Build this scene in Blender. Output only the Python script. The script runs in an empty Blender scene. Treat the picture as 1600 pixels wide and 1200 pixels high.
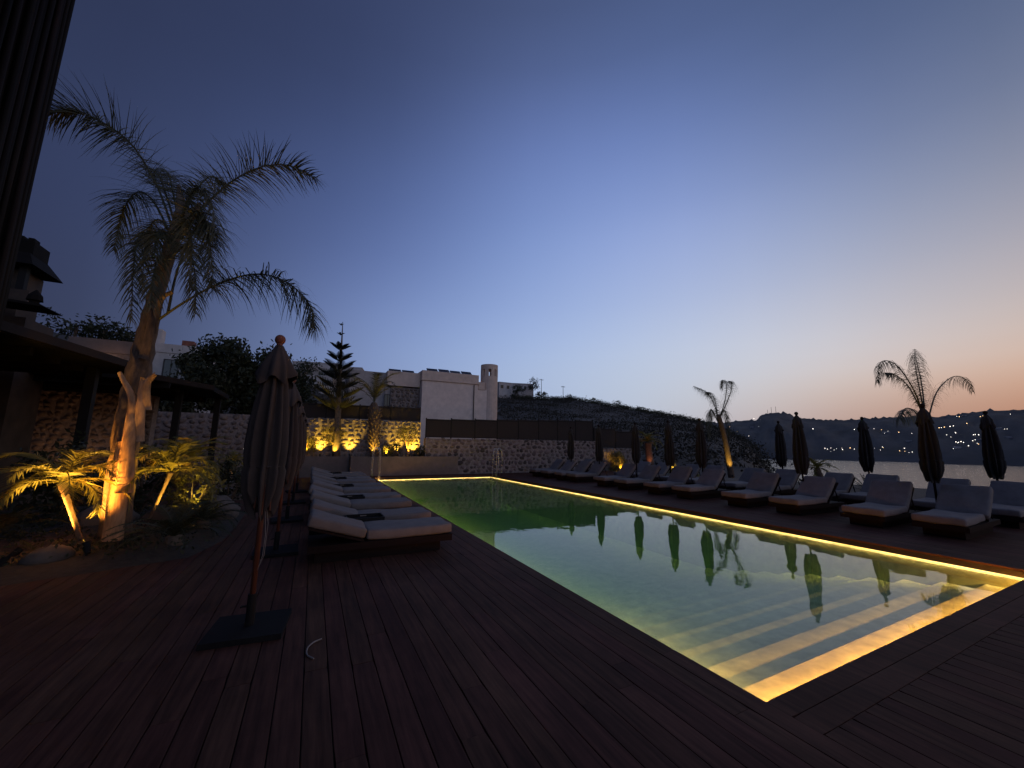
import bpy, bmesh, math, random
import numpy as np
from mathutils import Matrix, Vector
random.seed(7); rng = np.random.default_rng(7)
R_ = math.radians
sc = bpy.context.scene
C = sc.collection

# ------------------------------------------------------------------ camera
CAM_H = 1.62
RM = np.array(((0.8917364, 0.08095281, 0.44525591),
               (-0.45241604, 0.13506914, 0.88151917),
               (0.01122112, -0.98752366, 0.15707042)))
cam = bpy.data.cameras.new('camera'); cam_o = bpy.data.objects.new('camera', cam); C.objects.link(cam_o)
cam.sensor_width = 36; cam.lens = 605/1600*36; cam.clip_end = 20000; cam.clip_start = .05
cam_o.matrix_world = Matrix([[RM[i][0], -RM[i][1], -RM[i][2], (0, 0, CAM_H)[i]] for i in range(3)] + [[0, 0, 0, 1]])
sc.camera = cam_o

# ------------------------------------------------------------------ dusk sky
SUN_AZ = 112.0            # degrees from +Y towards +X: where the sun has gone down
SKY_GAIN = 1.05
def lin(c): return tuple((v/255/12.92 if v/255 <= .04045 else ((v/255+.055)/1.055)**2.4) for v in c)
SKY = {  # degrees from the sunset azimuth -> (elevation, sRGB)
  0:  [(0,(196,120,78)),(4,(206,142,104)),(9,(212,176,148)),(16,(196,180,174)),(28,(132,138,158)),(45,(80,94,126)),(60,(62,76,110)),(90,(54,65,98))],
  30: [(0,(156,104,78)),(4,(178,126,100)),(7,(204,162,136)),(9,(206,178,162)),(13,(188,174,170)),(20,(156,154,166)),(28,(116,124,148)),(38,(82,96,128)),(52,(62,78,114)),(90,(54,66,100))],
  42: [(0,(166,128,112)),(3,(184,152,140)),(6,(201,178,166)),(8,(208,194,188)),(11,(208,204,208)),(16,(190,190,202)),(24,(154,166,196)),(34,(112,128,170)),(43,(76,91,128)),(90,(54,66,100))],
  60: [(0,(180,176,182)),(3,(188,190,200)),(6,(191,197,208)),(10,(189,198,215)),(14,(188,199,221)),(19,(172,186,219)),(29,(149,167,215)),(40,(108,130,186)),(51,(72,88,128)),(90,(54,66,100))],
  84: [(0,(156,174,206)),(5,(162,180,213)),(10,(166,184,215)),(14,(158,180,220)),(21,(142,165,213)),(31,(121,145,199)),(43,(97,117,172)),(53,(67,80,116)),(90,(56,66,100))],
  109:[(0,(118,136,180)),(7,(122,141,186)),(13,(119,139,186)),(19,(107,127,177)),(26,(86,104,154)),(36,(70,86,132)),(45,(52,63,97)),(90,(54,64,97))],
  137:[(0,(50,56,80)),(10,(46,52,76)),(15,(45,51,76)),(22,(46,54,83)),(31,(48,57,87)),(38,(43,51,78)),(60,(48,57,88)),(90,(52,62,95))],
}
w = bpy.data.worlds.new('World'); sc.world = w; w.use_nodes = True
nt = w.node_tree; N = nt.nodes; L = nt.links
bg = N['Background']; bg.inputs[1].default_value = SKY_GAIN
tc = N.new('ShaderNodeTexCoord'); sep = N.new('ShaderNodeSeparateXYZ'); L.new(tc.outputs['Generated'], sep.inputs[0])
def wm(op, a, b=None):
    n = N.new('ShaderNodeMath'); n.operation = op
    for i, v in enumerate((a, b)):
        if v is None: continue
        if isinstance(v, (int, float)): n.inputs[i].default_value = v
        else: L.new(v, n.inputs[i])
    return n.outputs[0]
elev = wm('DIVIDE', wm('ARCSINE', sep.outputs['Z']), math.pi/2)
hor = wm('MAXIMUM', wm('SQRT', wm('ADD', wm('MULTIPLY', sep.outputs['X'], sep.outputs['X']), wm('MULTIPLY', sep.outputs['Y'], sep.outputs['Y']))), 1e-4)
cosa = wm('DIVIDE', wm('ADD', wm('MULTIPLY', sep.outputs['X'], math.sin(R_(SUN_AZ))), wm('MULTIPLY', sep.outputs['Y'], math.cos(R_(SUN_AZ)))), hor)
away = wm('MULTIPLY', wm('ARCCOSINE', wm('MINIMUM', wm('MAXIMUM', cosa, -1.0), 1.0)), 180/math.pi)
EL = np.array([0,1.5,3,4.5,6,7.5,9,11,13,15,17.5,20,23,26,29,32,36,40,44,48,53,60,68,78,90])
AZ = np.arange(0, 181, 7.5)
keys = sorted(SKY)
col = np.array([[[np.interp(e, [p for p, c in SKY[k]], [c[j] for p, c in SKY[k]]) for j in range(3)] for e in EL] for k in keys], float)
tab = np.array([[[np.interp(a, keys, col[:,i,j]) for j in range(3)] for i in range(len(EL))] for a in AZ])
for _ in range(2):                               # even the gradient out in both directions
    p = np.concatenate([tab[1:2], tab, tab[-2:-1]]); tab = p[:-2]*.25+p[1:-1]*.5+p[2:]*.25
    q = tab.copy(); q[:,1:-1] = tab[:,:-2]*.2+tab[:,1:-1]*.6+tab[:,2:]*.2; tab = q
prev = None
for i, k in enumerate(AZ):
    r = N.new('ShaderNodeValToRGB'); r.color_ramp.interpolation = 'LINEAR'; els = r.color_ramp.elements
    while len(els) < len(EL): els.new(.5)
    for _ in range(2):
        for e, p, c in zip(els, EL, tab[i]): e.position = p/90; e.color = (*lin(c), 1)
    L.new(elev, r.inputs[0])
    if prev is None: prev = r.outputs[0]; continue
    mr = N.new('ShaderNodeMapRange'); mr.inputs['From Min'].default_value = float(AZ[i-1]); mr.inputs['From Max'].default_value = float(k)
    L.new(away, mr.inputs['Value'])
    mx = N.new('ShaderNodeMix'); mx.data_type = 'RGBA'; L.new(mr.outputs[0], mx.inputs['Factor']); L.new(prev, mx.inputs['A']); L.new(r.outputs[0], mx.inputs['B'])
    prev = mx.outputs['Result']
L.new(prev, bg.inputs[0])
sc.view_settings.view_transform = 'Standard'; sc.view_settings.look = 'None'; sc.view_settings.gamma = 1; sc.view_settings.exposure = 0
sc.view_settings.use_curve_mapping = False
sc.cycles.use_denoising = True
try: sc.cycles.denoiser = 'OPENIMAGEDENOISE'
except Exception: pass
sc.cycles.max_bounces = 8; sc.cycles.diffuse_bounces = 3; sc.cycles.glossy_bounces = 3; sc.cycles.transparent_max_bounces = 12
sc.cycles.sample_clamp_indirect = 3; sc.cycles.sample_clamp_direct = 0
sc.cycles.caustics_reflective = False; sc.cycles.caustics_refractive = False

# ------------------------------------------------------------------ helpers
def ray(px, py):
    d = RM @ np.array([px-800., py-600., 605.]); return d/np.linalg.norm(d)
def at(px, py, Y):                    # survey point: where a sight line meets the vertical plane y = Y
    d = ray(px, py); t = Y/d[1]; return Vector((d[0]*t, Y, CAM_H+d[2]*t))

class MB:
    def __init__(s): s.v = []; s.f = []
    def add(s, vs, fs):
        o = len(s.v); s.v.extend([tuple(p) for p in vs]); s.f.extend([tuple(i+o for i in f) for f in fs]); return s
    def box(s, x0, x1, y0, y1, z0, z1):
        return s.add([(x0,y0,z0),(x1,y0,z0),(x1,y1,z0),(x0,y1,z0),(x0,y0,z1),(x1,y0,z1),(x1,y1,z1),(x0,y1,z1)],
                     [(3,2,1,0),(4,5,6,7),(0,1,5,4),(1,2,6,5),(2,3,7,6),(3,0,4,7)])
    def obox(s, c, ax, half):          # oriented box: axes ax (3 vectors), half sizes
        vs = []
        for k in (-1,1):
            for j, i in ((-1,-1),(-1,1),(1,1),(1,-1)):
                vs.append(Vector(c)+ax[0]*(i*half[0])+ax[1]*(j*half[1])+ax[2]*(k*half[2]))
        return s.add(vs, [(3,2,1,0),(4,5,6,7),(0,1,5,4),(1,2,6,5),(2,3,7,6),(3,0,4,7)])
    def prism(s, poly, z0, z1):
        n = len(poly)
        return s.add([(x,y,z0) for x,y in poly]+[(x,y,z1) for x,y in poly],
                     [tuple(range(n-1,-1,-1)), tuple(range(n,2*n))]+[(i,(i+1)%n,(i+1)%n+n,i+n) for i in range(n)])
    def tube(s, pts, rad, n=8, cap=True, jit=0):
        pts = [Vector(p) for p in pts]; m = len(pts)
        if not hasattr(rad, '__len__'): rad = [rad]*m
        up = Vector((0,0,1)); vs = []; prevx = None
        for i, p in enumerate(pts):
            t = (pts[min(i+1,m-1)]-pts[max(i-1,0)]).normalized()
            if prevx is None:
                a = Vector((1,0,0)) if abs(t.x) < .8 else Vector((0,1,0))
                x = (a-t*a.dot(t)).normalized()
            else: x = (prevx-t*prevx.dot(t)).normalized()
            prevx = x; y = t.cross(x)
            for k in range(n):
                an = 2*math.pi*k/n; rr = rad[i]*(1+(random.uniform(-jit,jit) if jit else 0))
                vs.append(p+x*(math.cos(an)*rr)+y*(math.sin(an)*rr))
        fs = [(i*n+k, i*n+(k+1)%n, (i+1)*n+(k+1)%n, (i+1)*n+k) for i in range(m-1) for k in range(n)]
        if cap: fs += [tuple(range(n-1,-1,-1)), tuple(range((m-1)*n, m*n))]
        return s.add(vs, fs)
    def ell(s, c, r, nu=10, nv=6, jit=0):
        vs = []; fs = []
        for j in range(nv+1):
            ph = -math.pi/2+math.pi*j/nv
            for i in range(nu):
                th = 2*math.pi*i/nu; q = 1+random.uniform(-jit,jit)
                vs.append((c[0]+r[0]*q*math.cos(ph)*math.cos(th), c[1]+r[1]*q*math.cos(ph)*math.sin(th), c[2]+r[2]*q*math.sin(ph)))
        fs = [(j*nu+i, j*nu+(i+1)%nu, (j+1)*nu+(i+1)%nu, (j+1)*nu+i) for j in range(nv) for i in range(nu)]
        return s.add(vs, fs)
    def mesh(s, name, smooth=False):
        me = bpy.data.meshes.new(name); me.from_pydata([tuple(p) for p in s.v], [], s.f); me.update()
        if smooth: me.polygons.foreach_set('use_smooth', [True]*len(me.polygons))
        return me
    def build(s, name, m, parent=None, smooth=False):
        return link(name, s.mesh(name, smooth), m, parent)

def link(name, me, m=None, parent=None):
    if m is not None and not me.materials: me.materials.append(m)
    o = bpy.data.objects.new(name, me); C.objects.link(o)
    if parent is not None: o.parent = parent
    return o
def tag(o, label=None, cat=None, group=None, kind=None):
    for k, v in (('label',label),('category',cat),('group',group),('kind',kind)):
        if v: o[k] = v
    return o
def thing(name, label, cat, loc=(0,0,0), rz=0, group=None):
    o = bpy.data.objects.new(name, None); C.objects.link(o); o.location = loc; o.rotation_euler = (0,0,rz)
    o.empty_display_size = .2
    return tag(o, label, cat, group)
KIDS = {}
def copy_tree(o, parent=None):
    c = o.copy(); C.objects.link(c)
    if parent is not None: c.parent = parent; c.matrix_parent_inverse = o.matrix_parent_inverse
    for ch in [k for k in bpy.data.objects if k.parent == o]: copy_tree(ch, c)
    return c
def dup(o, loc, rz=0, label=None, scale=None):
    c = copy_tree(o); c.location = loc; c.rotation_euler = (0,0,rz)
    if scale: c.scale = scale
    if label: c['label'] = label
    return c
def rbox(cx, cy, cz, lx, ly, lz, r, seg=3, puff=0.0):
    bm = bmesh.new(); bmesh.ops.create_cube(bm, size=1)
    for v in bm.verts: v.co = Vector((v.co.x*lx, v.co.y*ly, v.co.z*lz))
    bmesh.ops.bevel(bm, geom=list(bm.edges), offset=r, segments=seg, profile=.5, affect='EDGES')
    if puff:
        es = [e for e in bm.edges if e.calc_length() > .2]
        bmesh.ops.subdivide_edges(bm, edges=es, cuts=9, use_grid_fill=True)
        for v in bm.verts:
            fx = 1-(2*v.co.x/lx)**2; fy = 1-(2*v.co.y/ly)**2; fz = 1-(2*v.co.z/lz)**2
            if abs(v.co.z) > lz*.3: v.co.z += puff*.55*(math.sin(v.co.x*9+v.co.y*5)*.6+math.sin(v.co.x*4.3-v.co.y*11+1.7))
            if abs(v.co.z) > lz*.35: v.co.z += math.copysign(puff*max(fx,0)*max(fy,0), v.co.z)+random.uniform(-.15,.15)*puff
            if abs(v.co.y) > ly*.45: v.co.y += math.copysign(puff*.8*max(fx,0)**.5*max(fz,0), v.co.y)
    for v in bm.verts: v.co += Vector((cx,cy,cz))
    me = bpy.data.meshes.new('cushion'); bm.to_mesh(me); bm.free()
    me.polygons.foreach_set('use_smooth', [True]*len(me.polygons)); return me
def np_quads(name, V, smooth=False):   # V: (n,4,3)
    n = len(V); me = bpy.data.meshes.new(name); me.vertices.add(n*4); me.loops.add(n*4); me.polygons.add(n)
    me.vertices.foreach_set('co', V.reshape(-1).astype(np.float32))
    me.loops.foreach_set('vertex_index', np.arange(n*4, dtype=np.int32))
    me.polygons.foreach_set('loop_start', np.arange(0, n*4, 4, dtype=np.int32))
    me.polygons.foreach_set('loop_total', np.full(n, 4, dtype=np.int32))
    me.update(calc_edges=True); me.validate(); return me
def leaves(centers, n, spread, size, flat=0.0, aspect=2.2):
    """n leaf blades scattered round clump centres"""
    centers = np.array(centers, float); k = rng.integers(0, len(centers), n)
    p = centers[k] + rng.normal(size=(n,3))*np.asarray(spread)
    a = rng.normal(size=(n,3)); a /= np.linalg.norm(a, axis=1)[:,None]
    b = rng.normal(size=(n,3)); b[:,2] *= 1-flat; b -= a*(a*b).sum(1)[:,None]; b /= np.linalg.norm(b, axis=1)[:,None]
    s = size*rng.uniform(.6, 1.4, n)[:,None]
    u = a*s; v = b*s/aspect
    return np.stack([p-u*.5, p+v*.5, p+u*.5, p-v*.5], 1)
def shell(c, r, n, inner=.55):
    d = rng.normal(size=(n,3)); d /= np.linalg.norm(d, axis=1)[:,None]
    return np.array(c)+d*np.array(r)*rng.uniform(inner, 1, n)[:,None]

# ------------------------------------------------------------------ materials
def mat(name, col, rough=.7, var=.25, scale=6., bump=0., rnd=0., stretch=None, metal=0., spec=.5, col2=None, detail=6, obj_space=True, blotch=0.):
    m = bpy.data.materials.new(name); m.use_nodes = True; n = m.node_tree.nodes; l = m.node_tree.links; b = n['Principled BSDF']
    b.inputs['Roughness'].default_value = rough; b.inputs['Metallic'].default_value = metal; b.inputs['Specular IOR Level'].default_value = spec
    g = n.new('ShaderNodeNewGeometry') if not obj_space else n.new('ShaderNodeTexCoord')
    src = g.outputs['Position'] if not obj_space else g.outputs['Object']
    mp = n.new('ShaderNodeMapping'); l.new(src, mp.inputs[0])
    if stretch: mp.inputs['Scale'].default_value = stretch
    oi = n.new('ShaderNodeObjectInfo')
    if rnd:
        cm = n.new('ShaderNodeCombineXYZ'); ml = n.new('ShaderNodeMath'); ml.operation = 'MULTIPLY'; ml.inputs[1].default_value = 37
        l.new(oi.outputs['Random'], ml.inputs[0]); l.new(ml.outputs[0], cm.inputs[0]); l.new(ml.outputs[0], cm.inputs[2]); l.new(cm.outputs[0], mp.inputs['Location'])
    t = n.new('ShaderNodeTexNoise'); t.inputs['Scale'].default_value = scale; t.inputs['Detail'].default_value = detail; t.inputs['Roughness'].default_value = .62; l.new(mp.outputs[0], t.inputs['Vector'])
    r = n.new('ShaderNodeValToRGB'); c2 = col2 or tuple(min(1, c*(1+var*1.5)) for c in col); c1 = tuple(c*(1-var) for c in col)
    r.color_ramp.elements[0].position = .3; r.color_ramp.elements[0].color = (*c1,1); r.color_ramp.elements[1].position = .72; r.color_ramp.elements[1].color = (*c2,1)
    l.new(t.outputs[0], r.inputs[0]); out = r.outputs[0]
    if rnd:
        hv = n.new('ShaderNodeHueSaturation'); mr = n.new('ShaderNodeMapRange'); mr.inputs['To Min'].default_value = 1-rnd; mr.inputs['To Max'].default_value = 1+rnd
        l.new(oi.outputs['Random'], mr.inputs['Value']); l.new(mr.outputs[0], hv.inputs['Value'])
        mr2 = n.new('ShaderNodeMapRange'); mr2.inputs['To Min'].default_value = .5-.03*min(1,rnd*3); mr2.inputs['To Max'].default_value = .5+.02*min(1,rnd*3)
        m3 = n.new('ShaderNodeMath'); m3.operation = 'FRACT'; m4 = n.new('ShaderNodeMath'); m4.operation = 'MULTIPLY'; m4.inputs[1].default_value = 7.31
        l.new(oi.outputs['Random'], m4.inputs[0]); l.new(m4.outputs[0], m3.inputs[0]); l.new(m3.outputs[0], mr2.inputs['Value']); l.new(mr2.outputs[0], hv.inputs['Hue'])
        l.new(out, hv.inputs['Color']); out = hv.outputs[0]
    if blotch:                                   # weathering: broad uneven fading
        g2 = n.new('ShaderNodeNewGeometry'); t2 = n.new('ShaderNodeTexNoise'); t2.inputs['Scale'].default_value = .9; t2.inputs['Detail'].default_value = 5; t2.inputs['Roughness'].default_value = .65; l.new(g2.outputs['Position'], t2.inputs['Vector'])
        m2 = n.new('ShaderNodeMapRange'); m2.inputs['From Min'].default_value = .3; m2.inputs['From Max'].default_value = .7; m2.inputs['To Min'].default_value = 1-blotch; m2.inputs['To Max'].default_value = 1+blotch; l.new(t2.outputs[0], m2.inputs['Value'])
        h2 = n.new('ShaderNodeHueSaturation'); l.new(m2.outputs[0], h2.inputs['Value']); l.new(out, h2.inputs['Color']); out = h2.outputs[0]
    l.new(out, b.inputs['Base Color'])
    rr = n.new('ShaderNodeMapRange'); rr.inputs['To Min'].default_value = max(0,rough-.12); rr.inputs['To Max'].default_value = min(1,rough+.12); l.new(t.outputs[0], rr.inputs['Value']); l.new(rr.outputs[0], b.inputs['Roughness'])
    if bump:
        bp = n.new('ShaderNodeBump'); bp.inputs['Strength'].default_value = 1; bp.inputs['Distance'].default_value = bump; l.new(t.outputs[0], bp.inputs['Height']); l.new(bp.outputs[0], b.inputs['Normal'])
    return m
def leafmat(name, col, trans=.35, var=.5, rough=.55):
    m = bpy.data.materials.new(name); m.use_nodes = True; n = m.node_tree.nodes; l = m.node_tree.links; b = n['Principled BSDF']; o = n['Material Output']
    b.inputs['Roughness'].default_value = rough; b.inputs['Specular IOR Level'].default_value = .35
    g = n.new('ShaderNodeNewGeometry'); r = n.new('ShaderNodeValToRGB')
    r.color_ramp.elements[0].color = (*[c*(1-var) for c in col],1); r.color_ramp.elements[1].color = (*[c*(1+var) for c in col],1)
    t = n.new('ShaderNodeTexNoise'); t.inputs['Scale'].default_value = 3.5; tcn = n.new('ShaderNodeTexCoord'); l.new(tcn.outputs['Object'], t.inputs['Vector'])
    ad = n.new('ShaderNodeMath'); ad.operation = 'MULTIPLY_ADD'; ad.inputs[1].default_value = .45; l.new(g.outputs['Random Per Island'], ad.inputs[0]); 
    sb = n.new('ShaderNodeMath'); sb.operation = 'SUBTRACT'; sb.inputs[1].default_value = .22; l.new(t.outputs[0], sb.inputs[0]); l.new(sb.outputs[0], ad.inputs[2])
    l.new(ad.outputs[0], r.inputs[0]); l.new(r.outputs[0], b.inputs['Base Color'])
    tr = n.new('ShaderNodeBsdfTranslucent'); l.new(r.outputs[0], tr.inputs[0]); mx = n.new('ShaderNodeMixShader'); mx.inputs[0].default_value = trans
    l.new(b.outputs[0], mx.inputs[1]); l.new(tr.outputs[0], mx.inputs[2]); l.new(mx.outputs[0], o.inputs[0]); return m
def emis(name, col, strength, sample=True, uneven=0.):
    m = bpy.data.materials.new(name); m.use_nodes = True; n = m.node_tree.nodes; l = m.node_tree.links; n.remove(n['Principled BSDF'])
    e = n.new('ShaderNodeEmission'); e.inputs[0].default_value = (*col,1); e.inputs[1].default_value = strength; l.new(e.outputs[0], n['Material Output'].inputs[0])
    if uneven:
        g = n.new('ShaderNodeNewGeometry'); t = n.new('ShaderNodeTexNoise'); t.inputs['Scale'].default_value = 1.7; t.inputs['Detail'].default_value = 4; l.new(g.outputs['Position'], t.inputs['Vector'])
        mr = n.new('ShaderNodeMapRange'); mr.inputs['From Min'].default_value = .3; mr.inputs['From Max'].default_value = .7; mr.inputs['To Min'].default_value = strength*(1-uneven); mr.inputs['To Max'].default_value = strength*(1+uneven)
        l.new(t.outputs[0], mr.inputs['Value']); l.new(mr.outputs[0], e.inputs[1])
    if not sample: m.cycles.emission_sampling = 'NONE'
    return m

M = {}
M['deck'] = mat('deck_wood', (.078,.036,.0245), .72, .38, 3.0, .0012, .13, (9,.55,9), spec=.07, obj_space=False, blotch=.28)
M['under'] = mat('deck_joist', (.02,.016,.015), .9, .2)
M['tile'] = mat('pool_stone', (.47,.43,.32), .6, .30, 5., .002, detail=8, obj_space=False)
M['ground'] = mat('earth', (.055,.042,.03), .95, .5, 3., .03, obj_space=False, detail=9)
M['soil'] = mat('bed_soil', (.035,.026,.018), .95, .5, 9., .02, obj_space=False)
M['mortar'] = mat('mortar', (.20,.162,.145), .9, .35, 9., .01, obj_space=False)
M['stone'] = mat('rubble_stone', (.105,.08,.072), .85, .45, 7., .012, .65)
M['stone_far'] = mat('rubble_stone_far', (.14,.107,.088), .85, .6, 3., .01, obj_space=False, detail=8)
M['plaster'] = mat('cream_plaster', (.70,.58,.50), .85, .10, 2.5, .002, obj_space=False, detail=8, blotch=.10)
M['trim'] = mat('cornice_plaster', (.60,.47,.385), .85, .12, 2.5, .002, obj_space=False)
M['greyplaster'] = mat('grey_plaster', (.36,.315,.29), .85, .12, 2., .002, obj_space=False, blotch=.12)  # the villa wing's shade is put into this plaster colour
M['white'] = mat('white_plaster', (.50,.45,.42), .85, .12, 2., .002, obj_space=False, blotch=.12)
M['planter'] = mat('planter_render', (.135,.10,.085), .8, .15, 4., .002, obj_space=False, blotch=.15)
M['fence'] = mat('screen_fence', (.022,.015,.013), .9, .4, 5., .004, 0, (14,14,.6), obj_space=False)
M['steel'] = mat('steel', (.55,.55,.55), .25, .1, 4., metal=1.)
M['fabric'] = mat('cushion_fabric', (.165,.14,.128), .9, .14, 7., .004, .10)
M['frame'] = mat('lounger_wood', (.013,.008,.007), .8, .3, 3., .001, .15, (1,8,8), spec=.12)
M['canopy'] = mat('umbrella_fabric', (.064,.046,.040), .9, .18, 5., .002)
M['canopy_backlit'] = mat('umbrella_fabric_backlit', (.02,.017,.016), .9, .2, 5., .002)  # darkened copy of the canopy fabric: backlit shade put into the colour
M['redwood'] = mat('umbrella_wood', (.13,.042,.024), .6, .3, 4., .001, 0, (12,12,.8))
M['black'] = mat('black_metal', (.014,.013,.013), .7, .2, 8., spec=.15)
M['cast'] = mat('umbrella_base', (.014,.0135,.014), .85, .25, 10., .001, spec=.1)
M['cord'] = mat('pale_cord', (.24,.2,.18), .8)
M['trunk'] = mat('palm_trunk', (.095,.06,.04), .9, .5, 6., .02, 0, (4,4,1.1), detail=9)
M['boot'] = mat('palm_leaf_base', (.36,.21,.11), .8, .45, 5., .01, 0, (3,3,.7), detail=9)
M['bark'] = mat('bark', (.12,.085,.06), .95, .45, 7., .02)
M['rachis'] = mat('frond_stem', (.16,.14,.06), .6, .3)
M['frond'] = leafmat('palm_leaf', (.075,.072,.036), .25)
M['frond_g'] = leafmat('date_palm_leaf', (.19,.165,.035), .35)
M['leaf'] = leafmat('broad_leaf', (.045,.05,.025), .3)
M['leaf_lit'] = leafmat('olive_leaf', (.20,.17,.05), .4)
M['needle'] = leafmat('pine_needle', (.018,.022,.018), .05)
M['scrub'] = leafmat('hill_scrub', (.046,.040,.029), .1, .5, .9)
M['hill'] = mat('dry_hillside', (.036,.029,.023), .95, .6, .06, 0, obj_space=False, detail=12)
M['farhill'] = mat('far_hill', (.034,.035,.041), 1., .5, .006, 0, obj_space=False, detail=12)
M['roof'] = mat('dark_timber_roof', (.010,.008,.007), .85, .3, 3., .004, 0, (1,12,1), spec=.12)
M['rust'] = mat('fascia_timber', (.016,.01,.008), .7, .3, 3., .002, spec=.12)
M['rock'] = mat('boulder', (.09,.072,.06), .9, .4, 3., .02, .25)
M['reed'] = mat('reed_cane', (.009,.0065,.0055), .6, .4, 5., .002, .5, (6,6,.5), spec=.1)
M['glass'] = mat('window_glass', (.02,.025,.03), .08, .1)
M['wframe'] = mat('window_frame', (.05,.04,.035), .6, .2)
M['solar'] = mat('solar_panel', (.012,.013,.02), .2, .2)
M['terracotta'] = mat('terracotta', (.20,.07,.045), .8, .3)
M['led'] = emis('pool_led', (1,.70,.25), 1.7, False)
M['tape'] = emis('led_tape', (1,.36,.04), 330.)
M['tape_side'] = emis('led_tape_side', (1,.54,.12), 620.)
M['tape_soft'] = emis('led_tape_soft', (1,.70,.25), 1.7, True, .5)
M['tape_down'] = emis('led_tape_down', (1,.52,.15), 75.)  # extra out-of-sight glow added to light the pool from below the rim
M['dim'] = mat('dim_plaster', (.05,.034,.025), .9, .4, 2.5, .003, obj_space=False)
M['lens'] = emis('lamp_lens', (1,.6,.2), 14., False)
M['lens_w'] = emis('white_lamp', (1,.93,.85), 7., False)
M['far_w'] = emis('far_lamp', (1,.9,.78), 6., False)
M['far_o'] = emis('far_lamp_orange', (1,.62,.28), 6., False)

def water_mat(name, tint, bump_scale, bump, rough=.0, ior=1.33):
    m = bpy.data.materials.new(name); m.use_nodes = True; n = m.node_tree.nodes; l = m.node_tree.links; n.remove(n['Principled BSDF'])
    tr = n.new('ShaderNodeBsdfTransparent'); tr.inputs[0].default_value = (*tint,1)
    gl = n.new('ShaderNodeBsdfGlossy'); gl.inputs['Roughness'].default_value = rough; dt = n.new('ShaderNodeVectorMath'); dt.operation = 'DOT_PRODUCT'
    g = n.new('ShaderNodeNewGeometry'); t = n.new('ShaderNodeTexNoise'); t.inputs['Scale'].default_value = bump_scale; t.inputs['Detail'].default_value = 2
    l.new(g.outputs['Position'], t.inputs['Vector']); bp = n.new('ShaderNodeBump'); bp.inputs['Distance'].default_value = bump; l.new(t.outputs[0], bp.inputs['Height'])
    l.new(bp.outputs[0], gl.inputs['Normal']); l.new(bp.outputs[0], dt.inputs[0]); l.new(g.outputs['Incoming'], dt.inputs[1])
    def mth(op, a, b=None):                      # Schlick reflectance, alike from above and below
        q = n.new('ShaderNodeMath'); q.operation = op
        for i, v in enumerate((a, b)):
            if v is None: continue
            if isinstance(v, (int, float)): q.inputs[i].default_value = v
            else: l.new(v, q.inputs[i])
        return q.outputs[0]
    fr = mth('ADD', mth('MULTIPLY', mth('POWER', mth('SUBTRACT', 1.0, mth('MINIMUM', mth('ABSOLUTE', dt.outputs['Value']), 1.0)), 5.0), .98), .02)
    mx = n.new('ShaderNodeMixShader'); l.new(fr, mx.inputs[0]); l.new(tr.outputs[0], mx.inputs[1]); l.new(gl.outputs[0], mx.inputs[2]); l.new(mx.outputs[0], n['Material Output'].inputs[0])
    va = n.new('ShaderNodeVolumeAbsorption'); va.inputs['Color'].default_value = (.50,.84,.60,1); va.inputs['Density'].default_value = .55
    vs = n.new('ShaderNodeVolumeScatter'); vs.inputs['Color'].default_value = (.66,.92,.58,1); vs.inputs['Density'].default_value = .08; vs.inputs['Anisotropy'].default_value = .3
    av = n.new('ShaderNodeAddShader'); l.new(va.outputs[0], av.inputs[0]); l.new(vs.outputs[0], av.inputs[1]); l.new(av.outputs[0], n['Material Output'].inputs['Volume'])
    return m
M['water'] = water_mat('pool_water', (.95,1,.97), 2.0, .0026)
def sea_mat():
    m = bpy.data.materials.new('sea_water'); m.use_nodes = True; n = m.node_tree.nodes; l = m.node_tree.links; b = n['Principled BSDF']
    b.inputs['Base Color'].default_value = (.012,.016,.02,1); b.inputs['Roughness'].default_value = .12; b.inputs['IOR'].default_value = 1.33
    g = n.new('ShaderNodeNewGeometry'); mp = n.new('ShaderNodeMapping'); mp.inputs['Scale'].default_value = (1,.6,1); l.new(g.outputs['Position'], mp.inputs[0])
    t = n.new('ShaderNodeTexNoise'); t.inputs['Scale'].default_value = .28; t.inputs['Detail'].default_value = 5; l.new(mp.outputs[0], t.inputs['Vector'])
    bp = n.new('ShaderNodeBump'); bp.inputs['Distance'].default_value = .7; l.new(t.outputs[0], bp.inputs['Height']); l.new(bp.outputs[0], b.inputs['Normal']); return m
M['sea'] = sea_mat()

# ------------------------------------------------------------------ terrain, hills, sea
SEA = -25.0
HILL = [(-60,.20),(-27,.187),(-22,.176),(-13,.160),(-6,.172),(-1.5,.168),(5,.142),(15,.134),(25.4,.126),(31.6,.120),(36.3,.118),(45.2,.087),(50.1,.070),(53.2,.054),(56.7,.025),(59.4,-.003),(62.4,-.030),(65.2,-.070),(68,-.14),(72,-.2),(100,-.2),(125,-.2),(160,-.1),(200,.05),(240,.15),(300,.20)]
def hill_el(az): return float(np.interp(az, [h[0] for h in HILL], [h[1] for h in HILL]))
RIDGE = 150.0
def hnoise(x, y): return (math.sin(x*.11+1.3)*math.cos(y*.13)+.6*math.sin(x*.27+y*.19)+.35*math.sin(x*.53-y*.61+2))/2
def hill_z(az, r):
    e = hill_el(az); zr = CAM_H+e*RIDGE; z0 = -.35
    if r <= 30: return z0
    a = min(1, max(0, (az-58)/9)) if az < 160 else 0
    if r <= RIDGE:
        s = (r-30)/(RIDGE-30)
        zs = z0+(zr-z0)*(s**1.12)
        zd = z0+(SEA-3-z0)*min(1, s*1.9)**.7         # the drop to the bay
        z = zs*(1-a)+zd*a
        x, y = r*math.sin(R_(az)), r*math.cos(R_(az))
        return z+hnoise(x, y)*.9*s*(1-s)*4*(1-a)
    s = min(1, (r-RIDGE)/170); return (zr*(1-a)+(SEA-3)*a)*(1-s)+(SEA-4)*s
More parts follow.
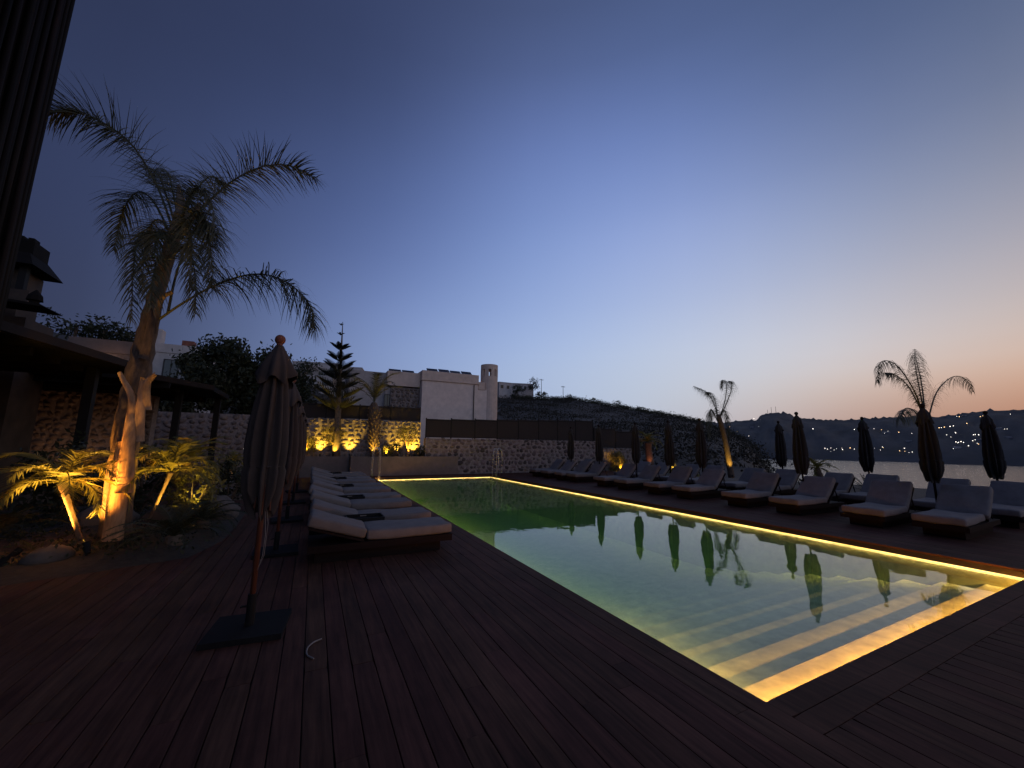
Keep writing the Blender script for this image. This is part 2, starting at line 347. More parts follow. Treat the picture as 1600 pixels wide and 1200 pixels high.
azs = np.concatenate([np.arange(-62, 75, .75), np.arange(75, 298.1, 4)])
rads = [30,33,37,42,48,55,63,72,82,92,102,112,122,132,141,150,158,170,190,215,250,290,330]
mb = MB()
for a in azs:
    for r in rads: mb.v.append((r*math.sin(R_(a)), r*math.cos(R_(a)), hill_z(a, r)))
nr = len(rads); na = len(azs)
for i in range(na):
    for j in range(nr-1): k = (i+1) % na; mb.f.append((i*nr+j, k*nr+j, k*nr+j+1, i*nr+j+1))
hill = tag(mb.build('hillside', M['hill'], None, True), 'dry scrubby hillside rising behind the stone wall and falling to the bay', kind='structure')
# flat ground round the pool (a ring of slabs leaving the basin open), joined to the hillside at r = 30
mb = MB(); outer = []
PX0, PX1, PY0, PY1 = 2.6, 9.05, 1.6, 20.4
nseg = na
inner = []
for a in azs:
    outer.append((30*math.sin(R_(a)), 30*math.cos(R_(a)), -.35))
cx, cy = (PX0+PX1)/2, (PY0+PY1)/2
for a in azs:                                   # project each outer point towards the basin rectangle
    ox, oy = 30*math.sin(R_(a))-cx, 30*math.cos(R_(a))-cy
    t = min((PX1-PX0)/2/max(abs(ox),1e-6), (PY1-PY0)/2/max(abs(oy),1e-6)); inner.append((cx+ox*t, cy+oy*t, -.35))
mb.v = outer+inner; mb.f = [(i, nseg+i, nseg+(i+1)%nseg, (i+1)%nseg) for i in range(nseg)]
tag(mb.build('ground', M['ground']), 'dark earth under and around the terrace', kind='structure')
mb = MB(); mb.add([(-9000,-9000,SEA),(9000,-9000,SEA),(9000,9000,SEA),(-9000,9000,SEA)], [(0,1,2,3)])
tag(mb.build('sea', M['sea']), 'calm bay water reflecting the pink dusk sky', kind='structure')

FAR = []
for px, py in ((1060,664),(1100,659),(1130,662),(1150,658),(1182,657),(1191,648),(1212,645),(1232,648),(1245,654),(1290,657),(1320,657),(1400,652),(1470,652),(1500,648),(1540,642),(1600,641)):
    d_ = ray(px, py); FAR.append((math.degrees(math.atan2(d_[0], d_[1])), d_[2]/math.hypot(d_[0], d_[1])))
FAR = [(28,.03),(42,.05)]+FAR+[(84,.08),(92,.065),(102,.045),(115,.03),(132,.01)]
def far_el(az): return float(np.interp(az, [h[0] for h in FAR], [h[1] for h in FAR]))
def far_shore(az): return 1180+60*math.sin(az*.21)+25*math.sin(az*.9)
def far_pt(az, s):
    d0 = far_shore(az); d1 = d0+1300; zr = CAM_H+far_el(az)*d1
    d = d0+(d1-d0)*s
    bumps = (math.sin(az*1.7+s*9)*.5+math.sin(az*4.1-s*15)*.3+math.sin(az*9.3+s*23)*.2)
    return d, SEA-1+(zr-SEA+1)*(s**.85)+bumps*9*s*(1-s)*4
mb = MB(); aa = np.arange(28, 132, .22); ss = np.linspace(0, 1, 22)
for i, a in enumerate(aa):
    for s in ss:
        d, z = far_pt(a, s)
        if s > .93: z += abs(rng.normal())*5.5*(1 if rng.random() < .6 else .2)
        mb.v.append((d*math.sin(R_(a)), d*math.cos(R_(a)), z))
    mb.v.append(((far_shore(a)+2200)*math.sin(R_(a)), (far_shore(a)+2200)*math.cos(R_(a)), SEA-5))
n_ = len(ss)+1
mb.f = [(i*n_+j, (i+1)*n_+j, (i+1)*n_+j+1, i*n_+j+1) for i in range(len(aa)-1) for j in range(n_-1)]
tag(mb.build('far_hills', M['farhill'], None, True), 'dark low hills across the bay dotted with lights', kind='structure')

# ------------------------------------------------------------------ deck
X0, X1, Y0, Y1 = 2.75, 8.92, 1.75, 20.22       # pool opening
deck = tag(bpy.data.objects.new('deck', None), 'dark reddish timber deck boards round the pool', kind='structure'); C.objects.link(deck)
mb = MB()
DX0, DX1, DY0, DY1 = -5.6, 18.0, -3.0, 21.3
q = .1
for (a,b,c,d) in ((DX0,X0-q,DY0,DY1),(X1+q,DX1,DY0,DY1),(X0-q,X1+q,DY0,Y0-q),(X0-q,X1+q,Y1+q,DY1)): mb.box(a,b,c,d,-.34,-.031)
mb.build('substructure', M['under'], deck)
plank_me = rbox(0,0,0,1,1,1,.03,1); plank_me.name = 'plank'; plank_me.materials.append(M['deck']); plank_me.polygons.foreach_set('use_smooth', [False]*len(plank_me.polygons))
PW, GAP = .158, .007
planks = []
def board(x0, x1, y0, y1): planks.append((x0, x1, y0, y1))
def run(xa, xb, ya, yb, maxlen=4.2):
    n = round((xb-xa)/PW); wd = (xb-xa)/n
    for i in range(n):
        x0 = xa+i*wd; y = ya; first = True
        while y < yb-1e-4:
            ln = random.uniform(1.2, maxlen) if first else random.uniform(3.2, maxlen); first = False
            e = y+ln
            if yb-e < .9: e = yb
            board(x0+GAP/2, x0+wd-GAP/2, y+.0015, min(e, yb)-.0015); y = e
run(DX0, X0-.0, DY0, DY1)
run(X1, DX1, DY0, DY1)
run(X0, X1, DY0, Y0-.33)
run(X0, X1, Y1+.33, DY1)
for (ya, yb) in ((Y0-.33, Y0-.165), (Y0-.165, Y0), (Y1, Y1+.165), (Y1+.165, Y1+.33)):
    board(X0, (X0+X1)/2-.002, ya+.0035, yb-.0035); board((X0+X1)/2+.002, X1, ya+.0035, yb-.0035)
fwd = RM[:,2]
def seen(b):
    best = 0
    for fx in (.1,.5,.9):
        for fy in (.02,.25,.5,.75,.98):
            p = np.array([b[0]+(b[1]-b[0])*fx, b[2]+(b[3]-b[2])*fy, -CAM_H]); q = RM.T @ p
            if q[2] < .2: continue
            u, v = 605*q[0]/q[2], 605*q[1]/q[2]
            if abs(u) < 830 and abs(v) < 620: best = max(best, (b[1]-b[0])/q[2])
    return best*(b[3]-b[2])**.3
planks.sort(key=seen, reverse=True)
rest = MB()
for i, (a,b,c,d) in enumerate(planks):
    if i < 300:
        o = link('plank', plank_me, None, deck); o.location = ((a+b)/2, (c+d)/2, -.0145+random.uniform(-.0012,.0012)); o.scale = (b-a, d-c, .029)
    else: rest.box(a, b, c, d, -.029, random.uniform(-.0012,.0008))
o = rest.build('far_planks', M['deck'], deck); o['kind'] = 'stuff'

# ------------------------------------------------------------------ pool
WZ = -.135
pool = tag(bpy.data.objects.new('swimming_pool', None), 'long rectangular pool with lit steps and a warm light strip under its rim', kind='structure'); C.objects.link(pool)
OV = .05                                        # the deck overhangs the basin wall
bx0, bx1, by0, by1 = X0-OV, X1+OV, Y0-OV, Y1+OV
DEP = -1.35
mb = MB(); mb.box(bx0-.2, bx1+.2, by0-.2, by1+.2, DEP-.2, DEP); mb.build('pool_floor', M['tile'], pool)
mb = MB()
mb.box(bx0-.2, bx0, by0-.2, by1+.2, DEP, -.342); mb.box(bx1, bx1+.2, by0-.2, by1+.2, DEP, -.342)
mb.box(bx0, bx1, by0-.2, by0, DEP, -.342); mb.box(bx0, bx1, by1, by1+.2, DEP, -.342)
mb.build('pool_wall', M['tile'], pool)
mb = MB(); T = .012
mb.box(bx0-.045, bx0, by0-.045, by1+.045, -.341, -.032); mb.box(bx1, bx1+.045, by0-.045, by1+.045, -.341, -.032)
mb.box(bx0, bx1, by0-.045, by0, -.341, -.032); mb.box(bx0, bx1, by1, by1+.045, -.341, -.032)
mb.build('rim_tile', M['tile'], pool)
# fascia hanging from the deck edge, and the strip under it
mb = MB()
for (a,b,c,d) in ((X1,X1+.03,Y0,Y1),(X0-.03,X0,Y0,Y1),(X0-.03,X1+.03,Y1,Y1+.03),(X0-.03,X1+.03,Y0-.03,Y0)): mb.box(a+.001,b-.001,c+.001,d-.001,-.1135 if (a > 5 or c > 5) and not (c < 5 and d < 5) else -.095,-.0315)
mb.build('deck_fascia', M['under'], pool)
for (a,b,c,d) in ((X1+.004,X1+.026,Y0,Y1),(X0-.026,X0-.004,Y0,Y1),(X0,X1,Y1+.004,Y1+.026),(X0,X1,Y0-.026,Y0-.004)):
    m_ = MB().box(a,b,c,d,-.104 if (c < Y0 and d < Y0) or (b < X0) else -.128,-.0965 if b < X0 or d < Y0 else -.1145); o = m_.build('led_strip', M['led'], pool)
    # the emitting face looks into the pool; the hidden runs next to the steps and the loungers burn brighter
    strong = (c < Y0 and d < Y0) or (b < X0)
    m_ = MB(); vert = (b-a) < .1; n = max(1, round(((d-c) if vert else (b-a))/.45))
    for i in range(n):
        if strong:                               # tilted tape under the hidden edges
            if vert: p, q_ = c+(d-c)*i/n, c+(d-c)*(i+1)/n; m_.add([(a,p,-.112),(a,q_,-.112),(b,q_,-.110),(b,p,-.110)], [(0,1,2,3)])
            else: p, q_ = a+(b-a)*i/n, a+(b-a)*(i+1)/n; m_.add([(p,c,-.128),(q_,c,-.128),(q_,d+.002,-.113),(p,d+.002,-.113)], [(3,2,1,0)])
        elif vert:
            x = a-.002 if a > 5 else b+.002; y0_, y1_ = c+(d-c)*i/n, c+(d-c)*(i+1)/n; m_.add([(x,y0_,-.128),(x,y1_,-.128),(x,y1_,-.116),(x,y0_,-.116)], [(0,1,2,3)])
        else:
            y = c-.002 if c > 5 else d+.002; x0_, x1_ = a+(b-a)*i/n, a+(b-a)*(i+1)/n; m_.add([(x0_,y,-.128),(x1_,y,-.128),(x1_,y,-.116),(x0_,y,-.116)], [(0,1,2,3)])
    if not strong:                               # added hidden emitter behind the visible strip, to brighten the water
        mk = MB(); nk = max(1, round(((d-c) if vert else (b-a))/.45))
        for i in range(nk):
            if vert: p, q_ = c+(d-c)*i/nk, c+(d-c)*(i+1)/nk; mk.add([(b+.001,p,-.122),(b+.001,q_,-.122),(b+.018,q_,-.122),(b+.018,p,-.122)], [(0,1,2,3)])
            else: p, q_ = a+(b-a)*i/nk, a+(b-a)*(i+1)/nk; mk.add([(p,d+.001,-.122),(q_,d+.001,-.122),(q_,d+.018,-.122),(p,d+.018,-.122)], [(0,1,2,3)])
        mk.build('led_tape', M['tape_down'], o)
    m_.build('led_tape', (M['tape_side'] if vert else M['tape']) if strong else M['tape_soft'], o)
rise, tread, z, y = .10, .46, -.31, by0
k = 0
while z > DEP+.02 and k < 11:
    m_ = MB().box(bx0+.001, bx1-.001, y, y+tread+(.10 if k == 0 else 0), DEP+.0, z); m_.build('step', M['tile'], pool)
    y += tread+(.10 if k == 0 else 0); z -= rise; k += 1
mb = MB(); mb.box(bx0+.002, bx1-.002, by0+.002, by1-.002, DEP-.05, WZ)
tag(mb.build('pool_water', M['water']), 'still greenish pool water mirroring sky and umbrellas', kind='structure')

# ------------------------------------------------------------------ lamps (the uplights in the planting)
def uplight(loc, aim, power, label, col=(1,.58,.13), angle=75, can=True, group='small garden uplights', blend=.7, rad=.04, dark=False):
    t = thing('garden_uplight', label, 'garden lamp', loc, 0, group)
    d = (Vector(aim)-Vector(loc)).normalized()
    if can:
        MB().tube([(0,0,-.12),(0,0,-.02)], .012, 6).build('stake', M['black'], t)
        MB().tube([d*-.07, d*.0, d*.09], [.028,.038,.04], 10, False).build('housing', M['black'], t, True)
        MB().tube([d*-.008, d*-.002], [.034,.034], 10).build('lens', M['glass'] if dark else M['lens'], t)
    li = bpy.data.lights.new('lamp_light', 'SPOT'); li.energy = power; li.color = col; li.spot_size = R_(angle); li.spot_blend = blend; li.shadow_soft_size = rad
    lo = bpy.data.objects.new('lamp_light', li); C.objects.link(lo); lo.parent = t; lo.location = d*.13
    lo.rotation_euler = d.to_track_quat('-Z', 'Y').to_euler(); return t

# ------------------------------------------------------------------ stone walls
def stone_mesh(seed, nu=8, nv=5):
    r = random.Random(seed); mb = MB()
    mb.ell((0,0,0), (.5,.5,.5), nu, nv)
    vs = []
    for x, y, z in mb.v:
        l = (abs(x)**2.6+abs(y)**2.6+abs(z)**2.6)**(1/2.6)+1e-6; q = .5/l*(1+r.uniform(-.22,.16))
        vs.append((x*q, y*q, z*q))
    mb.v = vs; me = mb.mesh('stone', True); me.materials.append(M['stone']); return me
STONES = [stone_mesh(i) for i in range(14)]
def course(x0, x1, z0, z1, sw=.40, sh=.27):
    out = []; z = z0
    while z < z1-.06:
        h = min(sh*random.uniform(.75,1.25), z1-z); x = x0
        if z1-(z+h) < .1: h = z1-z
        while x < x1-.05:
            wd = sw*random.uniform(.55,1.45); wd = min(wd, x1-x)
            k_ = random.uniform(.72,1.0); out.append((x+wd/2+random.uniform(-.03,.03), min(z+h/2+random.uniform(-.05,.05), z1-h*.42), wd*k_*.95, h*k_)); x += wd
        z += h
    return out
def stone_wall(name, label, x0, x1, y, zt, z0=0, th=.5, parts=True, sw=.36, sh=.24, cap=True):
    t = thing(name, label, 'stone wall', ((x0+x1)/2, y, 0)); cx = (x0+x1)/2
    MB().box(x0-cx, x1-cx, .06, th, -.3, zt-.02).build('mortar_core', M['mortar'], t)
    st = course(x0-cx, x1-cx, z0, zt, sw, sh)
    if parts:
        for (sx, sz, wd, h) in st[:300]:
            o = link('stone', random.choice(STONES), None, t); o.location = (sx, .075+random.uniform(-.015,.02), sz); o.scale = (wd, .13, h)
            o.rotation_euler = (0, random.choice((0,math.pi))+random.uniform(-.45,.45), 0)
        st = st[300:]
    if st:
        m_ = MB()
        for (sx, sz, wd, h) in st:
            base = random.choice(STONES); a = random.choice((0,math.pi))+random.uniform(-.45,.45); ca, sa = math.cos(a), math.sin(a)
            vs = []
            for v in base.vertices:
                X, Z = v.co.x*wd, v.co.z*h
                vs.append((sx+X*ca-Z*sa, .075+v.co.y*.13, sz+X*sa+Z*ca))
            m_.add(vs, [tuple(p.vertices) for p in base.polygons])
        o = m_.build('rubble_stones', M['stone_far'], t, True); o['kind'] = 'stuff'
    return t
stone_wall('stone_wall', 'long low rubble stone wall at the end of the pool beyond the planter', 5.62, 17.6, 21.75, 2.0)
stone_wall('stone_wall', 'short stepped-down end of the rubble wall beside the glowing shrub', 17.65, 21.6, 21.75, 1.52, parts=False)
stone_wall('stone_wall', 'higher rubble stone wall lit yellow behind the planter trees', -1.2, 5.55, 22.75, 2.95, z0=.6, parts=False)
stone_wall('stone_wall', 'dim rubble wall behind the pavilion and the dark trees', -12.5, -1.25, 22.95, 3.0, z0=.3, parts=False)

# planters
def planter(label, x0, x1, y0, y1, zt):
    t = thing('planter', label, 'planter', ((x0+x1)/2, y0, 0)); hx = (x1-x0)/2; d = y1-y0
    m_ = MB(); m_.box(-hx,hx,0,.12,-.05,zt); m_.box(-hx,-hx+.12,.121,d,-.05,zt); m_.box(hx-.12,hx,.121,d,-.05,zt); m_.build('trough', M['planter'], t)
    m_ = MB(); m_.box(-hx+.121,hx-.121,.122,d,-.05,zt-.1); m_.build('soil', M['soil'], t)
planter('long plain rendered planter box at the far end of the pool', 1.75, 7.4, 21.3, 22.7, .98)
planter('dark rendered planter box set back beside the long one', -1.6, 1.72, 21.95, 22.7, .97)

# screen fence: posts and panels
def screen_fence(label, pts, y, cap=True):
    """pts: (x, z_bottom, z_top)"""
    x0 = pts[0][0]; t = thing('screen_fence', label, 'fence', (x0, y, pts[0][1]))
    for i in range(len(pts)-1):
        a, b = pts[i], pts[i+1]
        MB().box(a[0]-x0+.032, b[0]-x0-.032, -.02, .02, a[1]-pts[0][1]+.02, a[2]-pts[0][1]).build('panel', M['fence'], t)
        m_ = MB(); m_.box(a[0]-x0+.032, b[0]-x0-.032, -.03, -.021, a[2]-pts[0][1]-.10, a[2]-pts[0][1]-.05); m_.build('rail', M['black'], t)
    for a in pts: MB().box(a[0]-x0-.03, a[0]-x0+.03, -.035, .035, a[1]-pts[0][1]-.2, a[2]-pts[0][1]+.05).build('post', M['black'], t)
screen_fence('brown screen fence on the higher wall behind the yellow lit trees', [(x, 2.96, 3.72+.01*i) for i, x in enumerate(np.linspace(-1.2, 5.5, 5))], 22.95)
screen_fence('dark screen fence on the long low rubble wall', [(x, 2.01, 3.08+.045*i) for i, x in enumerate(np.linspace(5.66, 17.55, 9))], 22.0)
screen_fence('dark screen fence stepping down on the short end wall', [(17.66,1.53,2.9),(19.6,1.53,2.75),(21.5,1.53,2.6)], 22.0)

# ------------------------------------------------------------------ villa beyond the wall
def window(parent, c, wdt, h, normal_y=-1, depth=.06):
    f = MB(); x, y, z = c; b = .05
    f.box(x-wdt/2, x+wdt/2, y-depth, y, z-h/2, z-h/2+b); f.box(x-wdt/2, x+wdt/2, y-depth, y, z+h/2-b, z+h/2)
    f.box(x-wdt/2, x-wdt/2+b, y-depth, y, z-h/2+b+.001, z+h/2-b-.001); f.box(x+wdt/2-b, x+wdt/2, y-depth, y, z-h/2+b+.001, z+h/2-b-.001); f.box(x-.02,x+.02,y-depth*.8,y,z-h/2+b+.001,z+h/2-b-.001)
    o = f.build('window', M['wframe'], parent); MB().box(x-wdt/2+b, x+wdt/2-b, y-.02, y-.008, z-h/2+b, z+h/2-b).build('pane', M['glass'], o); return o
V = thing('villa', 'cream flat-roofed villa with a round chimney tower behind the fence', 'house', (8, 32, 0))
def vb(name, x0, x1, y0, y1, z0, z1, m): return MB().box(x0-8, x1-8, y0-32, y1-32, z0, z1).build(name, m, V)
vb('main_wall', 7.75, 12.75, 32, 39, 0, 7.05, M['plaster'])
vb('parapet', 7.70, 12.80, 31.95, 39.05, 7.06, 7.82, M['trim'])
vb('parapet_end', 12.81, 13.45, 32.06, 38, 6.55, 7.25, M['trim'])
vb('cornice', 7.66, 12.84, 31.88, 39.1, 6.98, 7.055, M['trim'])
vb('side_wall', 12.76, 14.3, 32.12, 38, 0, 6.54, M['plaster'])
vb('low_wall', 2.2, 5.2, 33.4, 39, 0, 6.35, M['greyplaster'])
vb('low_parapet', 2.15, 5.25, 33.35, 39.05, 6.36, 7.55, M['greyplaster'])
vb('wing_wall', 4.95, 7.74, 33.0, 39, 0, 6.3, M['greyplaster'])
vb('wing_parapet', 5.0, 7.69, 32.6, 39.0, 6.42, 7.62, M['trim'])
m_ = MB()
m_.box(5.35-8,7.7-8,.72,.99,2.5,6.3); m_.build('stone_panel', M['mortar'], V)
m_ = MB()
for (sx, sz, wd, h) in course(5.35-8, 7.7-8, 3.4, 6.3, .34, .26):
    base = random.choice(STONES); m_.add([(sx+v.co.x*wd, .72+v.co.y*.14, sz+v.co.z*h) for v in base.vertices], [tuple(p.vertices) for p in base.polygons])
o = m_.build('panel_stones', M['stone_far'], V, True); o['kind'] = 'stuff'
twr = MB(); TX, TZ = 14.15-8, 9.0
for z0, z1, r in ((0,7.9,.80),(8.55,9.0,.80)): twr.tube([(TX,.75,z0),(TX,.75,z1)], r, 24)
for k in range(8):
    a = k*math.pi/4+.05; twr.obox((TX+.70*math.cos(a),.75+.70*math.sin(a),8.225), (Vector((math.cos(a),math.sin(a),0)),Vector((-math.sin(a),math.cos(a),0)),Vector((0,0,1))), (.09,.17,.325))
twr.build('chimney_tower', M['trim'], V)
for k in range(4): MB().obox((8.75-8+k*1.05, .75, 8.0+.03*(k%2)), (Vector((1,0,0)),Vector((0,.8,.6)),Vector((0,-.6,.8))), (.47,.32,.03)).build('solar_panel', M['solar'], V)
for k in range(2): MB().obox((5.7-8+k*1.1, 1.3, 7.75), (Vector((1,0,0)),Vector((0,.8,.6)),Vector((0,-.6,.8))), (.5,.3,.03)).build('solar_panel', M['solar'], V)
m_ = MB(); m_.tube([(12.35-8,-.09,2),(12.35-8,-.09,6.9)], .045, 8); m_.build('downpipe', M['wframe'], V)
window(V, (5.15-8+.02, .99, 5.2), .55, 1.0)
tag(MB().ell((0,0,0),(.06,.06,.06),8,6).build('wall_lamp', M['lens_w']), 'small white lamp glowing beside the villa tower foot', 'lamp').location = (15.2, 31.5, 3.3)

# white house above the pavilion
H2 = thing('white_house', 'white stepped house with a chimney rising above the pavilion roof', 'house', (-9.5, 30, 0))
def hb(name, x0, x1, y0, y1, z0, z1, m): return MB().box(x0+9.5, x1+9.5, y0-30, y1-30, z0, z1).build(name, m, H2)
hb('main_wall', -9.6, -6.9, 30, 37, 0, 6.95, M['white']); hb('parapet', -9.64, -6.86, 29.95, 37.05, 6.96, 7.5, M['white'])
hb('terrace_wall', -12.3, -9.62, 29.2, 36, 0, 6.5, M['stone_far']); hb('terrace_parapet', -12.34, -9.66, 29.15, 36.05, 6.51, 7.25, M['planter'])
hb('chimney', -9.5, -8.85, 30.3, 31, 7.51, 8.45, M['white']); hb('roof_box', -7.9, -7.3, 30.6, 31.2, 7.51, 7.95, M['terracotta'])
window(H2, (-8.1+9.5, 0, 6.0), .75, 1.15)

# tower-like neighbour at the picture's edge: wall, roof slab, chimney, post
H3 = thing('tower_house', 'dark house with crenellated chimney and deep eaves behind the reed post', 'house', (-8, 14, 0))
def tb(name, x0, x1, y0, y1, z0, z1, m): return MB().box(x0+8, x1+8, y0-14, y1-14, z0, z1).build(name, m, H3)
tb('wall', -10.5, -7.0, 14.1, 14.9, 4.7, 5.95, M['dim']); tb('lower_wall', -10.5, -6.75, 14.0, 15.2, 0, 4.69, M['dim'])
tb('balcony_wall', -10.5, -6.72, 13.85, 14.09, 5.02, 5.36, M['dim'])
m_ = MB(); m_.add([(-3.2,-.4,6.0),(1.36,-.4,5.98),(1.36,.95,5.98),(-3.2,.95,6.0),(-2.6,0,6.40),(1.08,0,6.40),(1.08,.75,6.40),(-2.6,.75,6.40)],[(3,2,1,0),(4,5,6,7),(0,1,5,4),(1,2,6,5),(2,3,7,6),(3,0,4,7)]); m_.build('roof', M['roof'], H3)
ch = tb('chimney', -8.2, -6.9, 14.05, 14.7, 6.30, 6.74, M['roof'])
m_ = MB()
for k in range(5):
    m_.box(.20+k*.19, .20+k*.19+.11, .06, .3, 6.742, 6.83+.02*(k%2))
m_.build('crenels', M['roof'], ch)
tb('post', -6.98, -6.84, 13.85, 13.99, 5.361, 6.0, M['black'])
m_ = MB(); m_.add([(-3.5,-1.2,5.05),(1.98,-1.0,4.78),(1.98,-.2,4.78),(-3.5,-.2,5.05),(-3.5,-1.2,5.15),(1.9,-1.0,4.84),(1.9,-.2,4.84),(-3.5,-.2,5.15)],[(3,2,1,0),(4,5,6,7),(0,1,5,4),(1,2,6,5),(2,3,7,6),(3,0,4,7)]); m_.build('eaves', M['roof'], H3)
fin = MB(); fin.tube([(1.62,-.6,4.82),(1.62,-.6,5.0)], [.09,.09], 8); fin.tube([(1.62,-.6,5.0),(1.62,-.6,5.12),(1.62,-.6,5.28)], [.15,.13,.01], 8); fin.build('vent_cap', M['roof'], H3)

# ------------------------------------------------------------------ pavilions on the planted side
def pavilion(label, poly, z, posts, loc, th=.16, fas=None):
    t = thing('pavilion', label, 'pavilion', (*loc, 0)); pl = [(x-loc[0], y-loc[1]) for x, y in poly]
    MB().prism(pl, z, z+th).build('roof', M['roof'], t)
    n = len(pl)
    for i in range(n):
        a, b = Vector((*pl[i],0)), Vector((*pl[(i+1)%n],0)); d = (b-a); ln = d.length; d.normalize(); nn = Vector((d.y,-d.x,0))
        if i in (fas or ()): MB().obox((a+b)/2+nn*.022+Vector((0,0,z+th*.62)), (d, nn, Vector((0,0,1))), (ln/2, .02, th*.5)).build('fascia_board', M['rust'], t)
    for (x, y) in posts: MB().box(x-loc[0]-.09, x-loc[0]+.09, y-loc[1]-.09, y-loc[1]+.09, -.3, z-.002).build('post', M['black'], t)
    k = 0
    ys = [p[1] for p in pl]; xs = [p[0] for p in pl]
    yy = min(ys)+.5
    while yy < max(ys)-.3:
        MB().box(min(xs)+.2, max(xs)-.75, yy-.05, yy+.05, z-.16, z-.002).build('rafter', M['roof'], t); yy += .9
    return t
pavilion('large dark flat-roofed pavilion on posts behind the tall palm', [(-5.3,5.4),(-4.1,12.6),(-4.2,13.5),(-12,14.1),(-12,5.6)], 3.35, [(-4.85,12.7),(-5.6,8.3)], (-6, 10), fas=(0,))
pavilion('smaller dark pavilion roof between the tall palm and the dark trees', [(-4.3,14.3),(-3.2,16.3),(-3.2,19.2),(-9,19.6),(-9,14.7)], 3.35, [(-4.12,16.5),(-3.5,18.9)], (-5, 16), fas=(0,))
stone_wall('stone_wall', 'warm lit rubble wall under the pavilion beside its post', -10.0, -5.0, 17.4, 3.2, z0=0, parts=False, sw=.24, sh=.17)
DW = thing('doorway', 'dark timber doorway under the large pavilion', 'door', (-9.3, 13.2, 0))
m_ = MB(); m_.box(-.7,-.6,-.05,.05,-.3,2.3); m_.box(.6,.7,-.05,.05,-.3,2.3); m_.box(-.7,.7,-.05,.05,2.301,2.42); m_.build('frame', M['rust'], DW)
MB().box(-.599,.599,0,.04,-.3,2.3).build('leaf', M['roof'], DW)

# reed-clad post close to the camera, at the picture's top edge
RP = thing('reed_post_shade_roof', 'reed clad post close at the terrace edge, with an added unseen shade roof', 'pergola', (-1.505, 2.36, 0))
MB().box(-8.0,.30,-9.5,.30,4.72,4.9).build('roof', M['roof'], RP)  # unseen roof and rear posts, added out of view to shade the near deck
for y_ in (-9,-6,-3): MB().tube([(-.1,y_,-.03),(-.1,y_,4.715)], .2, 12).build('rear_post', M['roof'], RP)
MB().tube([(0,0,-.03),(0,0,4.6)], .22, 12).build('core', M['roof'], RP)
for k in range(84):
    a = 2*math.pi*k/84; r = .255+random.uniform(-.012,.012); dx, dy = random.uniform(-.01,.01), random.uniform(-.01,.01)
    MB().tube([(r*math.cos(a), r*math.sin(a), 0),(r*math.cos(a)+dx, r*math.sin(a)+dy, 2.2),(r*math.cos(a)-dx, r*math.sin(a)+dx, 4.7+random.uniform(-.1,.1))], [.013,.012,.010], 5).build('cane', M['reed'], RP, True)

# ------------------------------------------------------------------ garden bed
def bed_z(x, y): return .03+.16*(1+math.sin(x*1.7+.5)*math.cos(y*1.3))*.5
edge = [(-5.7,6.0),(-3.6,6.55),(-2.4,6.9),(-1.45,7.25),(-1.22,8.2),(-1.22,9.6),(-1.28,11.2),(-1.9,12.2),(-3.0,13.0),(-4.6,13.3),(-7,13.2),(-9,10),(-8,6)]
cxb, cyb = -4.2, 9.6; mb = MB(); rings = 7
for k in range(rings):
    s = k/(rings-1)
    for (x, y) in edge:
        X, Y = x+(cxb-x)*s*.95, y+(cyb-y)*s*.95; mb.v.append((X, Y, -.0 if k == 0 else bed_z(X, Y)*min(1, s*5)+.03))
ne = len(edge)
mb.f = [(k*ne+i, k*ne+(i+1)%ne, (k+1)*ne+(i+1)%ne, (k+1)*ne+i) for k in range(rings-1) for i in range(ne)]+[tuple((rings-1)*ne+i for i in range(ne))]
tag(mb.build('planting_bed', M['soil'], None, True), 'dark soil bed under the palms beside the deck', kind='structure')
gc = []
for _ in range(260):
    a = rng.random(); i = rng.integers(0, ne); ex, ey = edge[i]; fx, fy = edge[(i+1) % ne]; s = rng.uniform(.04, .9)
    X, Y = ex+(fx-ex)*a, ey+(fy-ey)*a; gc.append((X+(cxb-X)*s, Y+(cyb-Y)*s, .16))
tag(link('ground_cover', np_quads('ground_cover', leaves(gc, 5200, (.12,.12,.05), .07)), M['leaf']), 'low dark ground cover over the planting bed', kind='stuff')
def boulder(x, y, r, label, seed):
    random.seed(seed); m_ = MB(); m_.ell((0,0,r[2]*.35), r, 11, 7, .09); o = m_.build('boulder', M['rock'], None, True); o.location = (x, y, .02); o.rotation_euler = (0,0,random.uniform(0,3)); tag(o, label, 'boulder', 'boulders in the planting bed')
boulder(-2.98, 7.55, (.26,.20,.17), 'low boulder at the front of the bed by the leaning small palm', 1)
boulder(-2.35, 9.6, (.4,.35,.32), 'pale boulder behind the tall palm trunk foot', 2)
boulder(-1.75, 10.3, (.5,.4,.36), 'boulder beside the thin lit trunk of the small palm', 3)
boulder(-3.2, 9.7, (.45,.36,.4), 'boulder between the two small palms', 4)
boulder(-2.2, 11.8, (.5,.4,.42), 'boulder at the back of the bed near the steps', 5)
random.seed(11)
# steps up out of the terrace on the planted side
ST = thing('stone_steps', 'three shallow stone steps between the bed and the first umbrella', 'steps', (-2.1, 13.6, 0))
for k in range(3): MB().box(-.75,.75,k*.36,1.4,k*.15,(k+1)*.15-.002).build('tread', M['stone_far'], ST)

